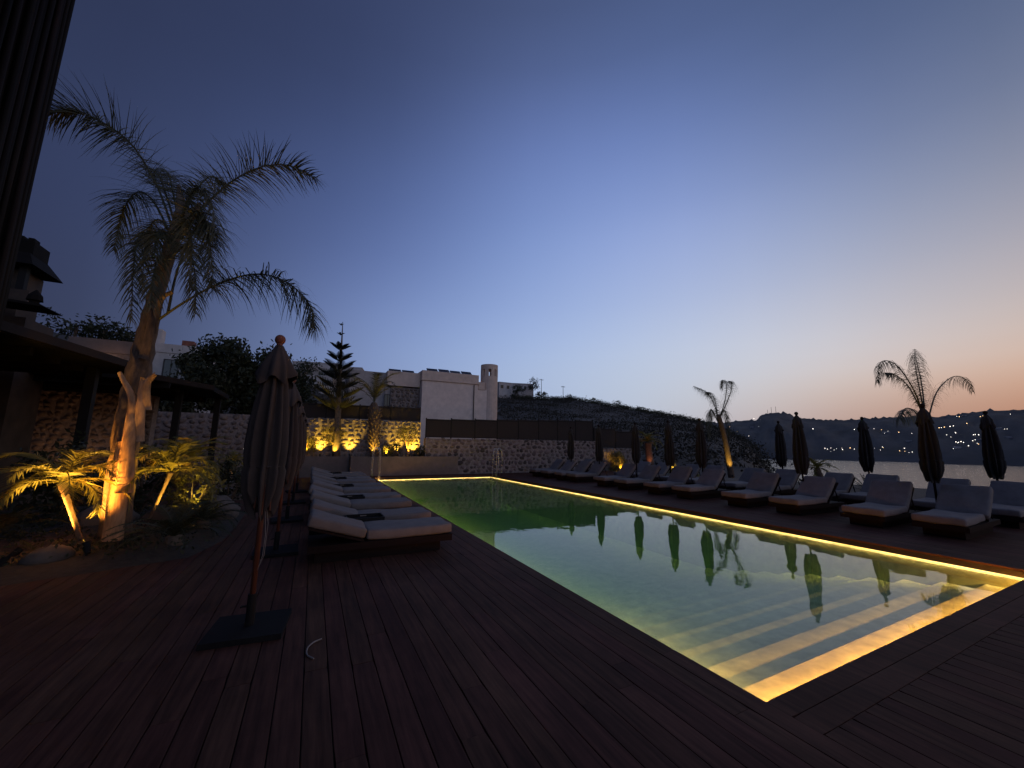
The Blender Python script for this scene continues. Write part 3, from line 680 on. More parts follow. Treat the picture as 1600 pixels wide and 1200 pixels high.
# ------------------------------------------------------------------ palms
def resample(pts, n):
    P = [Vector(p) for p in pts]; P = [P[0]*2-P[1]]+P+[P[-1]*2-P[-2]]; out = []
    m = len(P)-3
    for i in range(n):
        t = i/(n-1)*m; k = min(int(t), m-1); u = t-k; a,b,c,d = P[k:k+4]
        out.append(.5*((2*b)+(c-a)*u+(2*a-5*b+4*c-d)*u*u+(3*b-a-3*c+d)*u**3))
    return out
def frond_mesh(pts, nleaf, length, width, droop, start=.18, stem=.022, plume=.5, nseg=3, forward=.55, thin=1.0):
    """feather leaf: tapering stem and two ranks of hanging leaflets"""
    line = resample(pts, 22); mb = MB()
    mb.tube(line, [stem*(1-.85*i/21) for i in range(22)], 5)
    for i in range(nleaf):
        t = start+(1-start)*(i+random.random()*.6)/nleaf
        f = min(t*21, 20.99); k = int(f); p = line[k].lerp(line[k+1], f-k); tan = (line[k+1]-line[k]).normalized()
        side = tan.cross(Vector((0,0,1)));  side = side.normalized() if side.length > .05 else Vector((1,0,0))
        upv = side.cross(tan)
        for sg in (-1, 1):
            u = (t-start)/(1-start); ln = length*(.35+.65*math.sin(math.pi*min(1,(u*.86+.14)))**.8)*random.uniform(.75,1.15)
            d = (side*sg+upv*random.uniform(-.5,.9)*plume+tan*(forward*random.uniform(.6,1.4)+u*.6)).normalized()
            wv = tan*.8+upv*.3; wv = (wv-d*wv.dot(d)).normalized()
            q = p.copy(); vs = []; stp = ln/nseg
            for s in range(nseg+1):
                w_ = width*(1-(s/nseg)**1.6)*thin+.0015
                vs += [q-wv*w_*.5, q+wv*w_*.5]
                d = (d+Vector((0,0,-droop*random.uniform(.7,1.3)))).normalized(); q = q+d*stp
            mb.add(vs, [(2*s, 2*s+1, 2*s+3, 2*s+2) for s in range(nseg)])
    return mb
def arc(az, e0, L, sag, n=7, base=(0,0,0)):
    p = Vector(base); out = [p.copy()]; e = R_(e0)
    for i in range(n-1):
        p = p+Vector((math.sin(R_(az))*math.cos(e), math.cos(R_(az))*math.cos(e), math.sin(e)))*(L/(n-1)); out.append(p.copy()); e -= R_(sag)/(n-1)*(1+i*.12)
    return out
def trunk_mesh(pts, rad, n=12, rings=0, jit=.05):
    k = max(8, rings); line = resample(pts, k); rr = np.interp(np.linspace(0,1,k), np.linspace(0,1,len(rad)), rad)
    rr = [r*(1+(.10 if (i % 2 and rings) else 0)) for i, r in enumerate(rr)]
    return MB().tube(line, rr, n, True, jit)

# tall plume palm by the deck
base = Vector((-2.62, 8.4, .02)); nrm = Vector((.445,.88,0)); Dp = base.dot(nrm)
def pl(px, py, dd=0.):
    d = Vector(ray(px, py)); t = (Dp+dd)/(d.x*nrm.x+d.y*nrm.y); return Vector((0,0,CAM_H))+d*t-base
TP = thing('plume_palm', 'tall plume palm with orange lit peeling trunk beside the deck', 'palm tree', base)
tp = [pl(178,860), pl(184,790), pl(192,720), pl(203,650), pl(216,585), pl(228,530), pl(240,480), pl(255,425), pl(270,375), pl(282,335)]
trunk_mesh(tp, [.18,.175,.165,.16,.15,.13,.105,.095,.09,.08], 14, 34, .09).build('trunk', M['trunk'], TP, True)
def boot(p0, p1, p2, w0, w1, matl='boot', curl=.5):      # old leaf base: a curved shell strip
    line = resample([p0,p1,p2], 12); mb = MB(); n = 5
    for i, p in enumerate(line):
        s = i/11; t = (line[min(i+1,11)]-line[max(i-1,0)]).normalized(); sd = t.cross(Vector((-.55,-.83,0))).normalized(); out = sd.cross(t)
        wd = w0+(w1-w0)*s
        for k in range(n):
            u = (k/(n-1)-.5)*2; mb.v.append(p+sd*(wd*.5*u)-out*((u*u-.5)*wd*curl*.6)+out*random.uniform(-.008,.008))
        for k in range(n):
            u = (k/(n-1)-.5)*2; mb.v.append(p+sd*(wd*.47*u)-out*((u*u-.5)*wd*curl*.6-.014))
    st = 2*n
    for i in range(11):
        for k in range(n-1):
            a = i*st+k; mb.f += [(a,a+1,a+st+1,a+st),(a+n,a+n+st,a+n+st+1,a+n+1)]
        mb.f += [(i*st, i*st+st, i*st+st+n, i*st+n), (i*st+n-1, i*st+2*n-1, i*st+st+2*n-1, i*st+st+n-1)]
    mb.f += [tuple(range(n))+tuple(range(2*n-1,n-1,-1)), tuple(11*st+k for k in range(n-1,-1,-1))+tuple(11*st+n+k for k in range(n))]
    mb.build('leaf_base', M[matl], TP, True)
F = -.22
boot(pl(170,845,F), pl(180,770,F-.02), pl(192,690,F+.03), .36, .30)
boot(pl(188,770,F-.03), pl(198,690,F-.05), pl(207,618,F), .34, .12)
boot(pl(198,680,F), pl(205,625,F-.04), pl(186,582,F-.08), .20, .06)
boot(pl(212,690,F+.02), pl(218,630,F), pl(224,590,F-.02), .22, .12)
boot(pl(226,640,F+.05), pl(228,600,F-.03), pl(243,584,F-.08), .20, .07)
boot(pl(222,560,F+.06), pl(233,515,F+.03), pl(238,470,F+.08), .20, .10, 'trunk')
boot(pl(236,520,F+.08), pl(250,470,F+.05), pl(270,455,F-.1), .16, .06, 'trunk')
SP = dict(nleaf=60, length=.72, width=.0155, droop=.42, plume=1.7)
def tfrond(pts, **k):
    a = dict(SP); a.update(k); a['nleaf'] = int(a['nleaf']*2.1); a['length'] *= 1.15; frond_mesh(pts, **a).build('frond', M['frond'], TP)
tfrond([pl(272,365), pl(245,290,.0), pl(205,225,-.2), pl(155,188,-.45), pl(112,172,-.6), pl(72,176,-.75)], nleaf=78, length=.66, droop=.22)
tfrond([pl(285,350), pl(318,322,.1), pl(360,285,.2), pl(405,262,.3), pl(450,258,.4), pl(494,278,.45)], nleaf=70, length=.62, droop=.24)
tfrond([pl(240,505,-.1), pl(285,474,-.2), pl(340,444,-.3), pl(400,428,-.35), pl(450,442,-.4), pl(485,478,-.42), pl(492,515,-.42)], nleaf=66, length=.62, droop=.5, start=.3)
tfrond([pl(268,370), pl(240,315,.3), pl(215,300,.5), pl(192,330,.7), pl(178,392,.8)], nleaf=50, length=.6)
tfrond([pl(265,400), pl(235,365,-.2), pl(215,375,-.4), pl(208,430,-.5), pl(205,500,-.5)], nleaf=46, length=.5, droop=.5)
tfrond([pl(285,360), pl(305,330,-.2), pl(322,350,-.35), pl(330,400,-.45), pl(332,455,-.45)], nleaf=46, length=.5, droop=.5)
tfrond([pl(262,490,-.15), pl(275,430,-.2), pl(295,375,-.3), pl(318,345,-.4), pl(338,365,-.5)], nleaf=48, length=.66, droop=.55, start=.35)
tfrond([pl(280,350), pl(270,300,.3), pl(262,270,.6), pl(250,262,.9)], nleaf=40, length=.5)
tfrond([pl(285,345), pl(305,300,.4), pl(330,275,.8), pl(352,290,1.1)], nleaf=40, length=.55)
tfrond([pl(262,420), pl(250,400,-.3), pl(240,430,-.5), pl(236,480,-.55)], nleaf=36, length=.45, droop=.5)
tfrond([pl(270,400), pl(292,385,-.3), pl(305,430,-.45), pl(306,490,-.5)], nleaf=36, length=.45, droop=.5)
for q in ([(276,360,.0),(258,300,.25),(244,268,.45),(226,262,.6)],[(280,350,0),(296,308,-.15),(312,292,-.3),(330,318,-.45),(338,372,-.5)],[(272,375,0),(252,345,.2),(236,352,.4),(226,400,.5),(222,455,.5)],[(282,350,0),(300,325,.3),(318,335,.5),(326,385,.6),(326,440,.6)],[(268,395,0),(258,365,-.25),(248,362,-.45),(240,400,-.6)],[(276,372,0),(286,345,-.3),(296,350,-.5),(300,395,-.6),(298,450,-.62)]):
    tfrond([pl(*v) for v in q], nleaf=40, length=.5, droop=.5)
m_ = MB(); m_.tube([pl(276,370), pl(284,325), pl(279,290)], [.10,.085,.03], 8); m_.tube([pl(284,365), pl(300,335), pl(312,318)], [.08,.06,.03], 8); m_.build('spear', M['bark'], TP, True)

def date_palm(name, label, loc, tr, rad, nf, L, e_hi, e_lo, sag, length, width, group=None, nleaf=30, rings=26, matl=None, cut=None, droop=.12, cat='palm tree', tmat=None):
    t = thing(name, label, cat, loc, 0, group)
    trunk_mesh(tr, rad, 10, rings, .10).build('trunk', tmat or M['trunk'], t, True)
    for k in range(nf):
        u = k/nf; az = k*137.5+random.uniform(-14,14); e = e_hi+(e_lo-e_hi)*u
        if cut and cut(az % 360, e): continue
        frond_mesh(arc(az, e+random.uniform(-6,6), L*random.uniform(.85,1.12), sag*random.uniform(.8,1.2), 7, tr[-1]), nleaf, length, width, droop, .12, .014, .35, 2, .8).build('frond', matl or M['frond_g'], t)
    return t
date_palm('pygmy_date_palm', 'small date palm leaning with lit rough trunk nearest the deck corner', (-2.83,8.0,.05), [(0,0,0),(-.08,0,.28),(-.2,.0,.6),(-.34,.0,.98)], [.032,.029,.029,.048], 16, .95, 75, -5, 85, .26, .016)
date_palm('pygmy_date_palm', 'small date palm with thin pale lit trunk right of the tall palm', (-2.37,8.6,.12), [(0,0,0),(.1,0,.35),(.2,0,.75),(.26,0,1.0)], [.022,.02,.024,.04], 16, .9, 80, 0, 85, .26, .016)
date_palm('pygmy_date_palm', 'small palm with a bright thin trunk far back by the dim wall', (-2.95,20,.0), [(0,0,0),(.0,0,.4),(.02,0,.85)], [.07,.06,.08], 12, .7, 70, 0, 90, .25, .02, nleaf=18)

def cycad(label, loc, n, L, matl, h=.0):
    t = thing('cycad', label, 'plant', loc, 0, 'arching plants in the bed')
    MB().tube([(0,0,-.05),(0,0,.12+h)], [.12,.10], 9, True, .1).build('stem', M['bark'], t, True)
    for k in range(n):
        frond_mesh(arc(k*137.5, random.uniform(15,70), L*random.uniform(.8,1.1), 70, 6, (0,0,.12+h)), 26, .17, .012, .05, .1, .01, .2, 1, .7).build('frond', matl, t)
cycad('dark arching cycad at the bed corner near the deck', (-1.75,7.75,.1), 22, .85, M['leaf'])
cycad('dark cycad behind the thin trunk of the small palm', (-1.65,9.0,.1), 20, .8, M['leaf'])
cycad('spiky cycad partly lit behind the tall palm trunk', (-2.35,10.6,.6), 20, .95, M['frond_g'], .5)
cycad('dark cycad left of the leaning small palm', (-3.9,8.2,.1), 18, .8, M['leaf'])
def shrub(name, label, loc, r, n, size, matl, nb=18, group=None, cat='shrub', clumps=26, flat=0):
    t = thing(name, label, cat, loc, 0, group)
    m_ = MB()
    for k in range(7):
        a = k*2.4; m_.tube([(0,0,-.1),(r[0]*.3*math.cos(a), r[1]*.3*math.sin(a), r[2]*.7),(r[0]*.7*math.cos(a), r[1]*.7*math.sin(a), r[2]*1.3)], [.02,.014,.006], 5)
    m_.build('stems', M['bark'], t)
    V_ = leaves(shell((0,0,r[2]), r, clumps), n, [q*.16 for q in r], size, flat); link('foliage', np_quads('foliage', V_), matl, t); return t
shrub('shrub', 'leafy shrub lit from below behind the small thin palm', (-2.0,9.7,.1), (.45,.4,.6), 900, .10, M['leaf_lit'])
shrub('shrub', 'dark rounded shrub at the back of the bed', (-3.3,11.6,.1), (.8,.6,.75), 1400, .12, M['leaf'])
shrub('shrub', 'dark shrub between the bed and the stone steps', (-1.7,11.5,.1), (.5,.5,.55), 1000, .10, M['leaf'])
shrub('shrub', 'dark shrub against the pavilion post', (-4.3,10.9,.1), (.7,.6,.8), 1200, .12, M['leaf'])

# plume palms on the sea side
def far_palm(label, loc, tr, rad, arcs, matl=None, nleaf=44, length=.62):
    t = thing('plume_palm', label, 'palm tree', loc)
    trunk_mesh(tr, rad, 10, 20, .06).build('trunk', M['trunk'], t, True)
    for pts in arcs: frond_mesh(pts, int(nleaf*1.5), length*1.1, .024, .85, .12, .03, 1.3, 4, .4).build('frond', matl or M['frond'], t)
    return t
def rel(loc, Y, L): l = Vector(loc); return [at(px, py, Y+dy)-l for (px, py, dy) in L]
lp = (21.7, 14.7, -.1)
far_palm('slim palm with yellow lit trunk beside the sea-side loungers', lp, rel(lp,14.7,[(1143,746,0),(1138,715,0),(1130,675,0),(1122,648,0)]), [.17,.15,.13,.12],
  [rel(lp,14.7,[(1122,655,0),(1116,632,.2),(1104,613,.3),(1084,603,.4)]), rel(lp,14.7,[(1124,655,0),(1133,625,.2),(1135,600,.3),(1128,594,.3),(1127,606,.3)]),
   rel(lp,14.7,[(1124,655,0),(1140,618,-.5),(1143,598,-.6),(1137,595,-.7)]), rel(lp,14.7,[(1122,660,0),(1112,640,-.4),(1108,650,-.6),(1107,685,-.7)]), rel(lp,14.7,[(1122,660,0),(1130,640,.4),(1137,655,.6),(1138,690,.6)]),
   rel(lp,14.7,[(1122,655,0),(1118,630,.6),(1112,615,.9),(1103,612,1.1)])])
lp = (21.4, 6.3, -.1)
far_palm('palm with bright yellow trunk rising behind a closed umbrella against the sunset', lp, rel(lp,6.3,[(1463,778,0),(1458,735,0),(1452,690,0),(1446,650,0)]), [.13,.12,.12,.10],
  [rel(lp,6.3,[(1444,655,0),(1428,610,0),(1400,570,.1),(1376,566,.2),(1371,598,.2)]), rel(lp,6.3,[(1446,655,0),(1436,605,.1),(1430,570,.2),(1429,545,.3)]),
   rel(lp,6.3,[(1446,655,0),(1440,600,.6),(1432,565,.9),(1430,550,1.1)]), rel(lp,6.3,[(1450,655,0),(1464,612,.1),(1488,589,.2),(1508,592,.3),(1520,612,.4)]), rel(lp,6.3,[(1446,660,0),(1425,640,-.5),(1412,640,-.7),(1406,655,-.8)]),
   rel(lp,6.3,[(1446,655,0),(1420,605,.5),(1398,585,.8),(1382,582,1.0)])], nleaf=46)
date_palm('date_palm', 'short thick date palm glowing red beside the end of the stone wall', (22.9,22,-.2), [(0,0,0),(.0,0,.9),(-.05,0,1.7),(-.1,0,2.2)], [.30,.27,.24,.26], 18, 1.3, 85, 5, 80, .35, .03, nleaf=26)
date_palm('date_palm', 'leaning reddish lit palm trunk at the terrace edge above the bay', (25.5,11.6,-1.2), [(0,0,0),(.05,.35,.9),(.1,.6,1.7)], [.2,.18,.16], 16, 1.1, 80, 0, 80, .3, .03, nleaf=22)
date_palm('yucca', 'dark spiky yucca silhouetted against the bay water', (24.6,9.6,-.95), [(0,0,0),(0,0,.5)], [.14,.12], 30, .95, 85, -10, 25, .10, .03, nleaf=14, cat='plant', matl=M['leaf'])

# date palm with pineapple trunk in the planter
lp = (2.95, 22.1, .9)
t = date_palm('date_palm', 'date palm with a thick knobbly trunk in the long planter', lp, [(0,0,0),(-.03,0,.9),(-.1,0,1.9),(-.15,0,2.5),(-.18,0,2.95)], [.20,.22,.27,.30,.12], 11, 2.5, 86, 48, 85, .4, .03, nleaf=34, rings=24, matl=M['frond'])
m_ = MB()
for k in range(120):
    a = k*2.4; z = .2+k*.0205; r = np.interp(z, [0,.9,1.9,2.5,3.1], [.20,.22,.27,.30,.2]); d = Vector((math.cos(a), math.sin(a), .75)).normalized()
    p = Vector((-.06*z/1.5+r*math.cos(a)*.92, r*math.sin(a)*.92, z)); m_.tube([p, p+d*random.uniform(.1,.2)], [.045,.02], 5)
o = m_.build('leaf_stubs', M['trunk'], t); o['kind'] = 'stuff'

# ------------------------------------------------------------------ trees
def tree(name, label, loc, trunk, limbs, crown_c, crown_r, n, size, matl, clumps=60, group=None, inner=.5, spread=.13, tmat=None):
    t = thing(name, label, 'tree', loc, 0, group)
    m_ = MB(); m_.tube(trunk[0], trunk[1], 8, True, .06)
    top = Vector(trunk[0][-1])
    for k in range(limbs):
        a = k*2.4+.4; e = Vector(crown_c)+Vector((crown_r[0]*.75*math.cos(a), crown_r[1]*.75*math.sin(a), crown_r[2]*random.uniform(-.2,.6)))
        m_.tube([top-Vector((0,0,.1)), top.lerp(e,.5)+Vector((0,0,.1)), e], [trunk[1][-1]*.7, trunk[1][-1]*.4, .012], 6)
    m_.build('trunk', tmat or M['bark'], t, True)
    V_ = leaves(shell(crown_c, crown_r, clumps, inner), n, [q*spread for q in crown_r], size); link('crown', np_quads('crown', V_), matl, t); return t
tree('broad_tree', 'large dark broadleaf tree behind the dim wall left of the umbrella', (-5.2,27,-.3), ([(0,0,0),(0,0,2.4),(.1,0,4.0)],[.25,.2,.16]), 7, (0,0,5.6), (1.9,1.8,2.2), 9000, .26, M['leaf'], 110)
tree('broad_tree', 'dark broadleaf tree directly behind the nearest closed umbrella', (-2.7,27.5,-.3), ([(0,0,0),(0,0,2.2),(-.1,0,3.6)],[.22,.18,.14]), 7, (0,0,5.0), (1.8,1.7,2.4), 8000, .26, M['leaf'], 100)
tree('broad_tree', 'low dark tree beside the white house wall', (-6.5,25.5,-.3), ([(0,0,0),(0,0,2.0),(0,0,3.0)],[.18,.15,.12]), 6, (0,0,4.0), (1.25,1.2,1.4), 4200, .22, M['leaf'], 70)
tree('broad_tree', 'rounded dark tree between the closed umbrella and the pine', (-1.0,26.0,-.3), ([(0,0,0),(0,0,2.2),(0,0,3.2)],[.18,.15,.12]), 6, (0,0,4.5), (.95,.9,1.9), 4200, .2, M['leaf'], 70)
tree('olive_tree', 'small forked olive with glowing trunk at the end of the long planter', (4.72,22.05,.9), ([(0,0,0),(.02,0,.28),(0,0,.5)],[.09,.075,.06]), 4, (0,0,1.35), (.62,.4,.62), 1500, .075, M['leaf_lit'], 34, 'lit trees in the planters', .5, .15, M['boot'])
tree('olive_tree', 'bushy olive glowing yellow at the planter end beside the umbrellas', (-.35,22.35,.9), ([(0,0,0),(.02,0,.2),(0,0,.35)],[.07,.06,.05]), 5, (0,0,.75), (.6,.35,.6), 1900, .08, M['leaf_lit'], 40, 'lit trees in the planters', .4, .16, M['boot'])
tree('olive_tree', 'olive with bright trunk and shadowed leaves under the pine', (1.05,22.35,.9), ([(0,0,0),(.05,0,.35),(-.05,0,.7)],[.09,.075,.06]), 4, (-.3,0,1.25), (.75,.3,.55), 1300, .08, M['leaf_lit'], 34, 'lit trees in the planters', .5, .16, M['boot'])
shrub('shrub', 'small bright shrub under the knobbly date palm', (3.55,21.8,.88), (.3,.25,.34), 420, .09, M['leaf_lit'], group='shrubs in the planters')
shrub('shrub', 'dark shrub beside the stone wall at the planter end', (5.5,22.0,.88), (.45,.3,.35), 700, .09, M['leaf'], group='shrubs in the planters')
shrub('shrub', 'dark low shrub between the two lit olives', (4.05,22.2,.88), (.35,.28,.45), 600, .09, M['leaf'], group='shrubs in the planters')
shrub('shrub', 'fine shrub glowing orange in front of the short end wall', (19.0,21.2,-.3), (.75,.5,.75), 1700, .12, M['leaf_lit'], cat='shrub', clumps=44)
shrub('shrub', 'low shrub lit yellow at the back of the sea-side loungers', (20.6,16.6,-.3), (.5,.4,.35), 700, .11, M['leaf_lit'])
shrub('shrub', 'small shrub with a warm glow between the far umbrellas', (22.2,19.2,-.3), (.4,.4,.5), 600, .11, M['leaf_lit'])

# Norfolk Island pine: whorls of upswept feathery branches
NP = thing('norfolk_pine', 'tall tiered Norfolk Island pine standing in the planter', 'tree', (1.1,22.4,.85))
MB().tube([(0,0,0),(-.05,0,2.0),(-.12,0,4.5),(-.2,0,7.35)], [.20,.16,.09,.015], 9).build('trunk', M['bark'], NP, True)
zs = [2.5,3.05,3.6,4.1,4.6,5.15,5.75,6.6,7.15]; Ls = [1.35,1.4,1.25,1.1,.95,.78,.6,.2,.12]
for z, L_ in zip(zs, Ls):
    m_ = MB(); nb = 6 if z < 6.3 else 4; ph = random.random()*6
    for k in range(nb):
        a = ph+k*2*math.pi/nb; u = Vector((math.cos(a), math.sin(a), .38+random.uniform(-.08,.12))).normalized(); sd = Vector((-math.sin(a), math.cos(a), 0)); x0 = -.05-.03*z
        pts = [Vector((x0,0,z)), Vector((x0,0,z))+u*L_*.5+Vector((0,0,.02)), Vector((x0,0,z))+u*L_+Vector((0,0,.16*L_))]
        m_.tube(pts, [.022,.015,.006], 5); line = resample(pts, 14)
        for i in range(3, 14):
            tl = .36*L_*math.sin(math.pi*(i/13*.75+.22)); 
            for sg in (-1,1):
                for lift in (.35,1.1):
                    d = (sd*sg+u*.75+Vector((0,0,lift))).normalized(); p = line[i]; wv = u*.045
                    m_.add([p-wv, p+wv, p+d*tl+wv*.35, p+d*tl-wv*.35], [(0,1,2,3)])
    m_.build('branch_whorl', M['needle'], NP)

# distant hillside: town houses, hilltop villa, trees and poles
def hill_pt(az, r): return Vector((r*math.sin(R_(az)), r*math.cos(R_(az)), hill_z(az, r)))
def town_house(label, px, py, Y, wd, h, dp, nwin, rows=1, m='white'):
    p = at(px, py, Y); t = thing('town_house', label, 'house', (p.x, p.y, p.z), R_(random.uniform(-12,12)-5), 'white houses on the hillside')
    MB().box(-wd/2, wd/2, 0, dp, -4, h).build('wall', M[m], t); MB().box(-wd/2-.1, wd/2+.1, -.1, dp+.1, h+.002, h+.35).build('parapet', M[m], t)
    for r in range(rows):
        for k in range(nwin): window(t, (-wd/2+wd*(k+.5)/nwin, 0, h-1.4-r*2.7), wd/nwin*.42, 1.2, depth=.1)
town_house('white hillside house with a row of small windows above the others', 492, 582, 112, 11, 2.4, 6, 4)
town_house('pale pink hillside house half hidden by the pine', 482, 600, 106, 7.5, 4.2, 6, 3, 2)
town_house('white hillside house with balcony just left of the pine tip', 497, 606, 100, 6, 2.6, 5, 2)
town_house('white two storey hillside house between pine and villa', 545, 606, 104, 5.5, 5.0, 6, 2, 2)
town_house('white hillside house low down right behind the pine trunk', 548, 633, 96, 5, 3.0, 5, 2)
town_house('white hillside house with arched gable low left of the pine', 498, 637, 92, 7, 3.0, 5, 3)
town_house('white hilltop house end beside the villa tower', 789, 612, 128, 5, 3.2, 6, 2, 1)
town_house('long low hilltop house among trees right of the villa tower', 812, 608, 134, 11, 2.0, 6, 5, 1)
def far_tree(label, px, py, Y, r, n=500, cat='tree', trunk=True, size=.5):
    p = at(px, py, Y); t = thing('hill_tree', label, cat, (p.x, p.y, p.z), 0, 'dark trees along the hill crest')
    MB().tube([(0,0,-2.5),(0,0,r[2])], [.18,.1], 6).build('trunk', M['bark'], t)
    link('crown', np_quads('crown', leaves(shell((0,0,r[2]), r, 26, .4), n, [q*.18 for q in r], size)), M['leaf'], t)
far_tree('broad palm-like tree on the hilltop beside the utility pole', 833, 612, 128, (2.3,2.2,2.6), 700)
far_tree('dark round tree before the long hilltop house', 808, 616, 126, (2.6,2.4,1.8), 700)
far_tree('rounded tree alone on the hill crest right of the utility poles', 889, 628, 128, (1.9,1.8,1.5), 500)
far_tree('dark tree on the slope below the hilltop house', 846, 622, 126, (2.2,2,1.4), 500)
for i, (px, py, lab) in enumerate(((930,628,'low bush on the hill crest where it starts to fall'),(965,633,'pair-like clump on the falling hill crest'),(1000,640,'bushy clump midway down the hill crest'),(1030,648,'dark bush low on the hill crest before the palm'),(1058,655,'last dark bush on the hill crest beside the slim palm'),(480,577,'flat-topped tree on the town hillside'),(455,585,'dark tree at the town hillside edge behind the umbrellas'),(520,590,'dark tree behind the pine among the houses'),(530,612,'dark tree between the lower hillside houses'))):
    far_tree(lab, px, py+4, 124 if px > 700 else 104, (2.4+.3*(i%3),2.2,1.3+.25*(i%2)), 420, size=.5)
for px, py, lab, r_ in ((115,528,'dark tree crown behind the pavilion roof at the tower house',(2.0,1.6,1.2)),(160,532,'dark tree crown behind the white house terrace',(1.9,1.6,1.1)),(200,538,'low dark tree crown beside the white house chimney',(1.3,1.2,.7))):
    far_tree(lab, px, py+6, 42, r_, 700, size=.3)
def pole(label, px, py0, py1, Y):
    b = at(px, py0, Y); h = at(px, py1, Y).z-b.z; t = thing('utility_pole', label, 'utility pole', b, 0, 'utility poles on the hill')
    MB().tube([(0,0,-1),(0,0,h)], [.13,.09], 6).build('mast', M['black'], t); MB().box(-.9,.9,-.06,.06,h-.5,h-.36).build('crossarm', M['black'], t)
    m_ = MB()
    for x in (-.8,-.3,.3,.8): m_.tube([(x,0,h-.36),(x,0,h-.1)], .05, 5)
    m_.build('insulators', M['black'], t)
pole('thin utility pole with crossarm standing clear on the hill crest', 880, 625, 603, 130)
pole('utility pole beside the hilltop palm-like tree', 846, 618, 592, 130)
for i, (px, y0, y1) in enumerate(((1200,655,640),(1206,652,636),(1213,650,635))):
    a = math.degrees(math.atan2(*ray(px,650)[:2])); d, z = far_pt(a, .985); k = d/math.hypot(*ray(px,y1)[:2])
    zt = CAM_H+ray(px,y1)[2]*k; zb = CAM_H+ray(px,y0)[2]*k
    tt = thing('radio_mast', ('shortest radio mast on the far hilltop','middle radio mast on the far hilltop','rightmost radio mast on the far hilltop')[i], 'radio mast', (d*math.sin(R_(a)), d*math.cos(R_(a)), zb-25), 0, 'radio masts on the far hill')
    MB().tube([(0,0,0),(0,0,zt-zb+25)], [1.3,.7], 5).build('mast', M['black'], tt)

# scrub over the hillside
cl = []
for _ in range(2600):
    a = rng.uniform(-20, 69); r = 33+118*rng.random()**.8
    p = hill_pt(a, r); cl.append((p.x, p.y, p.z+.2))
V_ = leaves(cl, 90000, (1.5,1.5,.3), .42, .3); tag(link('hill_scrub', np_quads('hill_scrub', V_), M['scrub']), 'dry dark scrub covering the hillside', kind='stuff')
cl = []
for _ in range(600):
    a = rng.uniform(24, 66); p = hill_pt(a, RIDGE*rng.uniform(.95,1.0)); cl.append((p.x, p.y, p.z+.4))
tag(link('crest_scrub', np_quads('crest_scrub', leaves(cl, 16000, (1.0,1.0,.42), .5)), M['leaf']), 'dark bushes along the crest of the hillside', kind='stuff')

# ------------------------------------------------------------------ sun loungers
# local frame: foot end at x = 0, head towards +x, ground at z = 0
def make_lounger(back_deg, W=.76, seat=1.28, back=.80):
    t = thing('sun_lounger', '', 'sun lounger')
    MB().box(.16, seat+back*.80, -W/2+.10, W/2-.10, 0, .15).build('plinth', M['frame'], t)
    m_ = MB(); m_.box(.0, seat+back*.92, -W/2, W/2, .151, .245); m_.build('frame', M['frame'], t)
    link('seat_cushion', rbox(seat/2-.005, 0, .318, seat-.01, W-.02, .14, .035, 3, .012), M['fabric'], t)
    a = R_(back_deg); u = Vector((math.cos(a),0,math.sin(a))); n = Vector((-math.sin(a),0,math.cos(a)))
    hinge = Vector((seat+.02, 0, .262))
    bf = MB(); bf.obox(hinge+u*(back*.47)-n*.008, (u, Vector((0,1,0)), n), (back*.47, W/2-.02, .014)); bf.build('back_frame', M['frame'], t)
    me = rbox(0,0,0, back, W-.02, .14, .035, 3, .012)
    mm = Matrix(((u.x,0,n.x,0),(0,1,0,0),(u.z,0,n.z,0),(0,0,0,1))); me.transform(Matrix.Translation(hinge+u*(back/2+.005)+n*.080) @ mm)
    link('back_cushion', me, M['fabric'], t)
    if back_deg > 25:
        e = hinge+u*back*.75
        for s in (-1,1): MB().tube([e+Vector((0,s*(W/2-.08),-.015)), Vector((seat+back*.78, s*(W/2-.08), .25))], .013, 6).build('prop', M['frame'], t)
    return t
ordn = ['nearest','second','third','fourth','fifth','sixth','seventh','eighth','ninth','tenth','eleventh','farthest']
lowL = make_lounger(17)
ys = []
for k in range(5): ys += [6.48+2.75*k, 7.68+2.75*k]
for i, y in enumerate(ys):
    o = lowL if i == 0 else copy_tree(lowL); o.location = (2.06+random.uniform(-.02,.02), y, .0); o.rotation_euler = (0,0,math.pi+random.uniform(-.008,.008))
    o['label'] = ('low-backed cushioned lounger nearest the camera, its foot toward the pool' if i == 0 else '%s low-backed lounger from the near end of the row beside the umbrellas' % ordn[i]) if i < 9 else 'last low-backed lounger of the umbrella row, by the planter'
    o['group'] = 'low-backed loungers in a row along the near pool side'
hiLs = [make_lounger(b_, back=.77) for b_ in (45, 49, 42)]; used_ = set()
rows = [(10.62, [3.15,4.3,5.9,7.2,8.95,10.2,11.75,13.0,15.0,16.1,17.3,18.45], 'poolside'), (13.35, [3.05,4.1,5.5,6.6,8.15,9.25,10.9,12.0,13.6,14.8,19.3], 'rear')]
first = True
for x, yy, nm in rows:
    for i, y in enumerate(yy):
        k_ = random.choice((0,0,1,2)); o = hiLs[k_] if k_ not in used_ else copy_tree(hiLs[k_]); used_.add(k_)
        o.location = (x+random.uniform(-.04,.04), y, 0); o.rotation_euler = (0,0,random.uniform(-.035,.035))
        o['label'] = '%s raised-back lounger of the %s row on the sea side, from the pool steps' % (ordn[i] if i < len(yy)-1 else 'farthest', nm)
        o['group'] = 'raised-back loungers in the %s row on the sea side' % nm
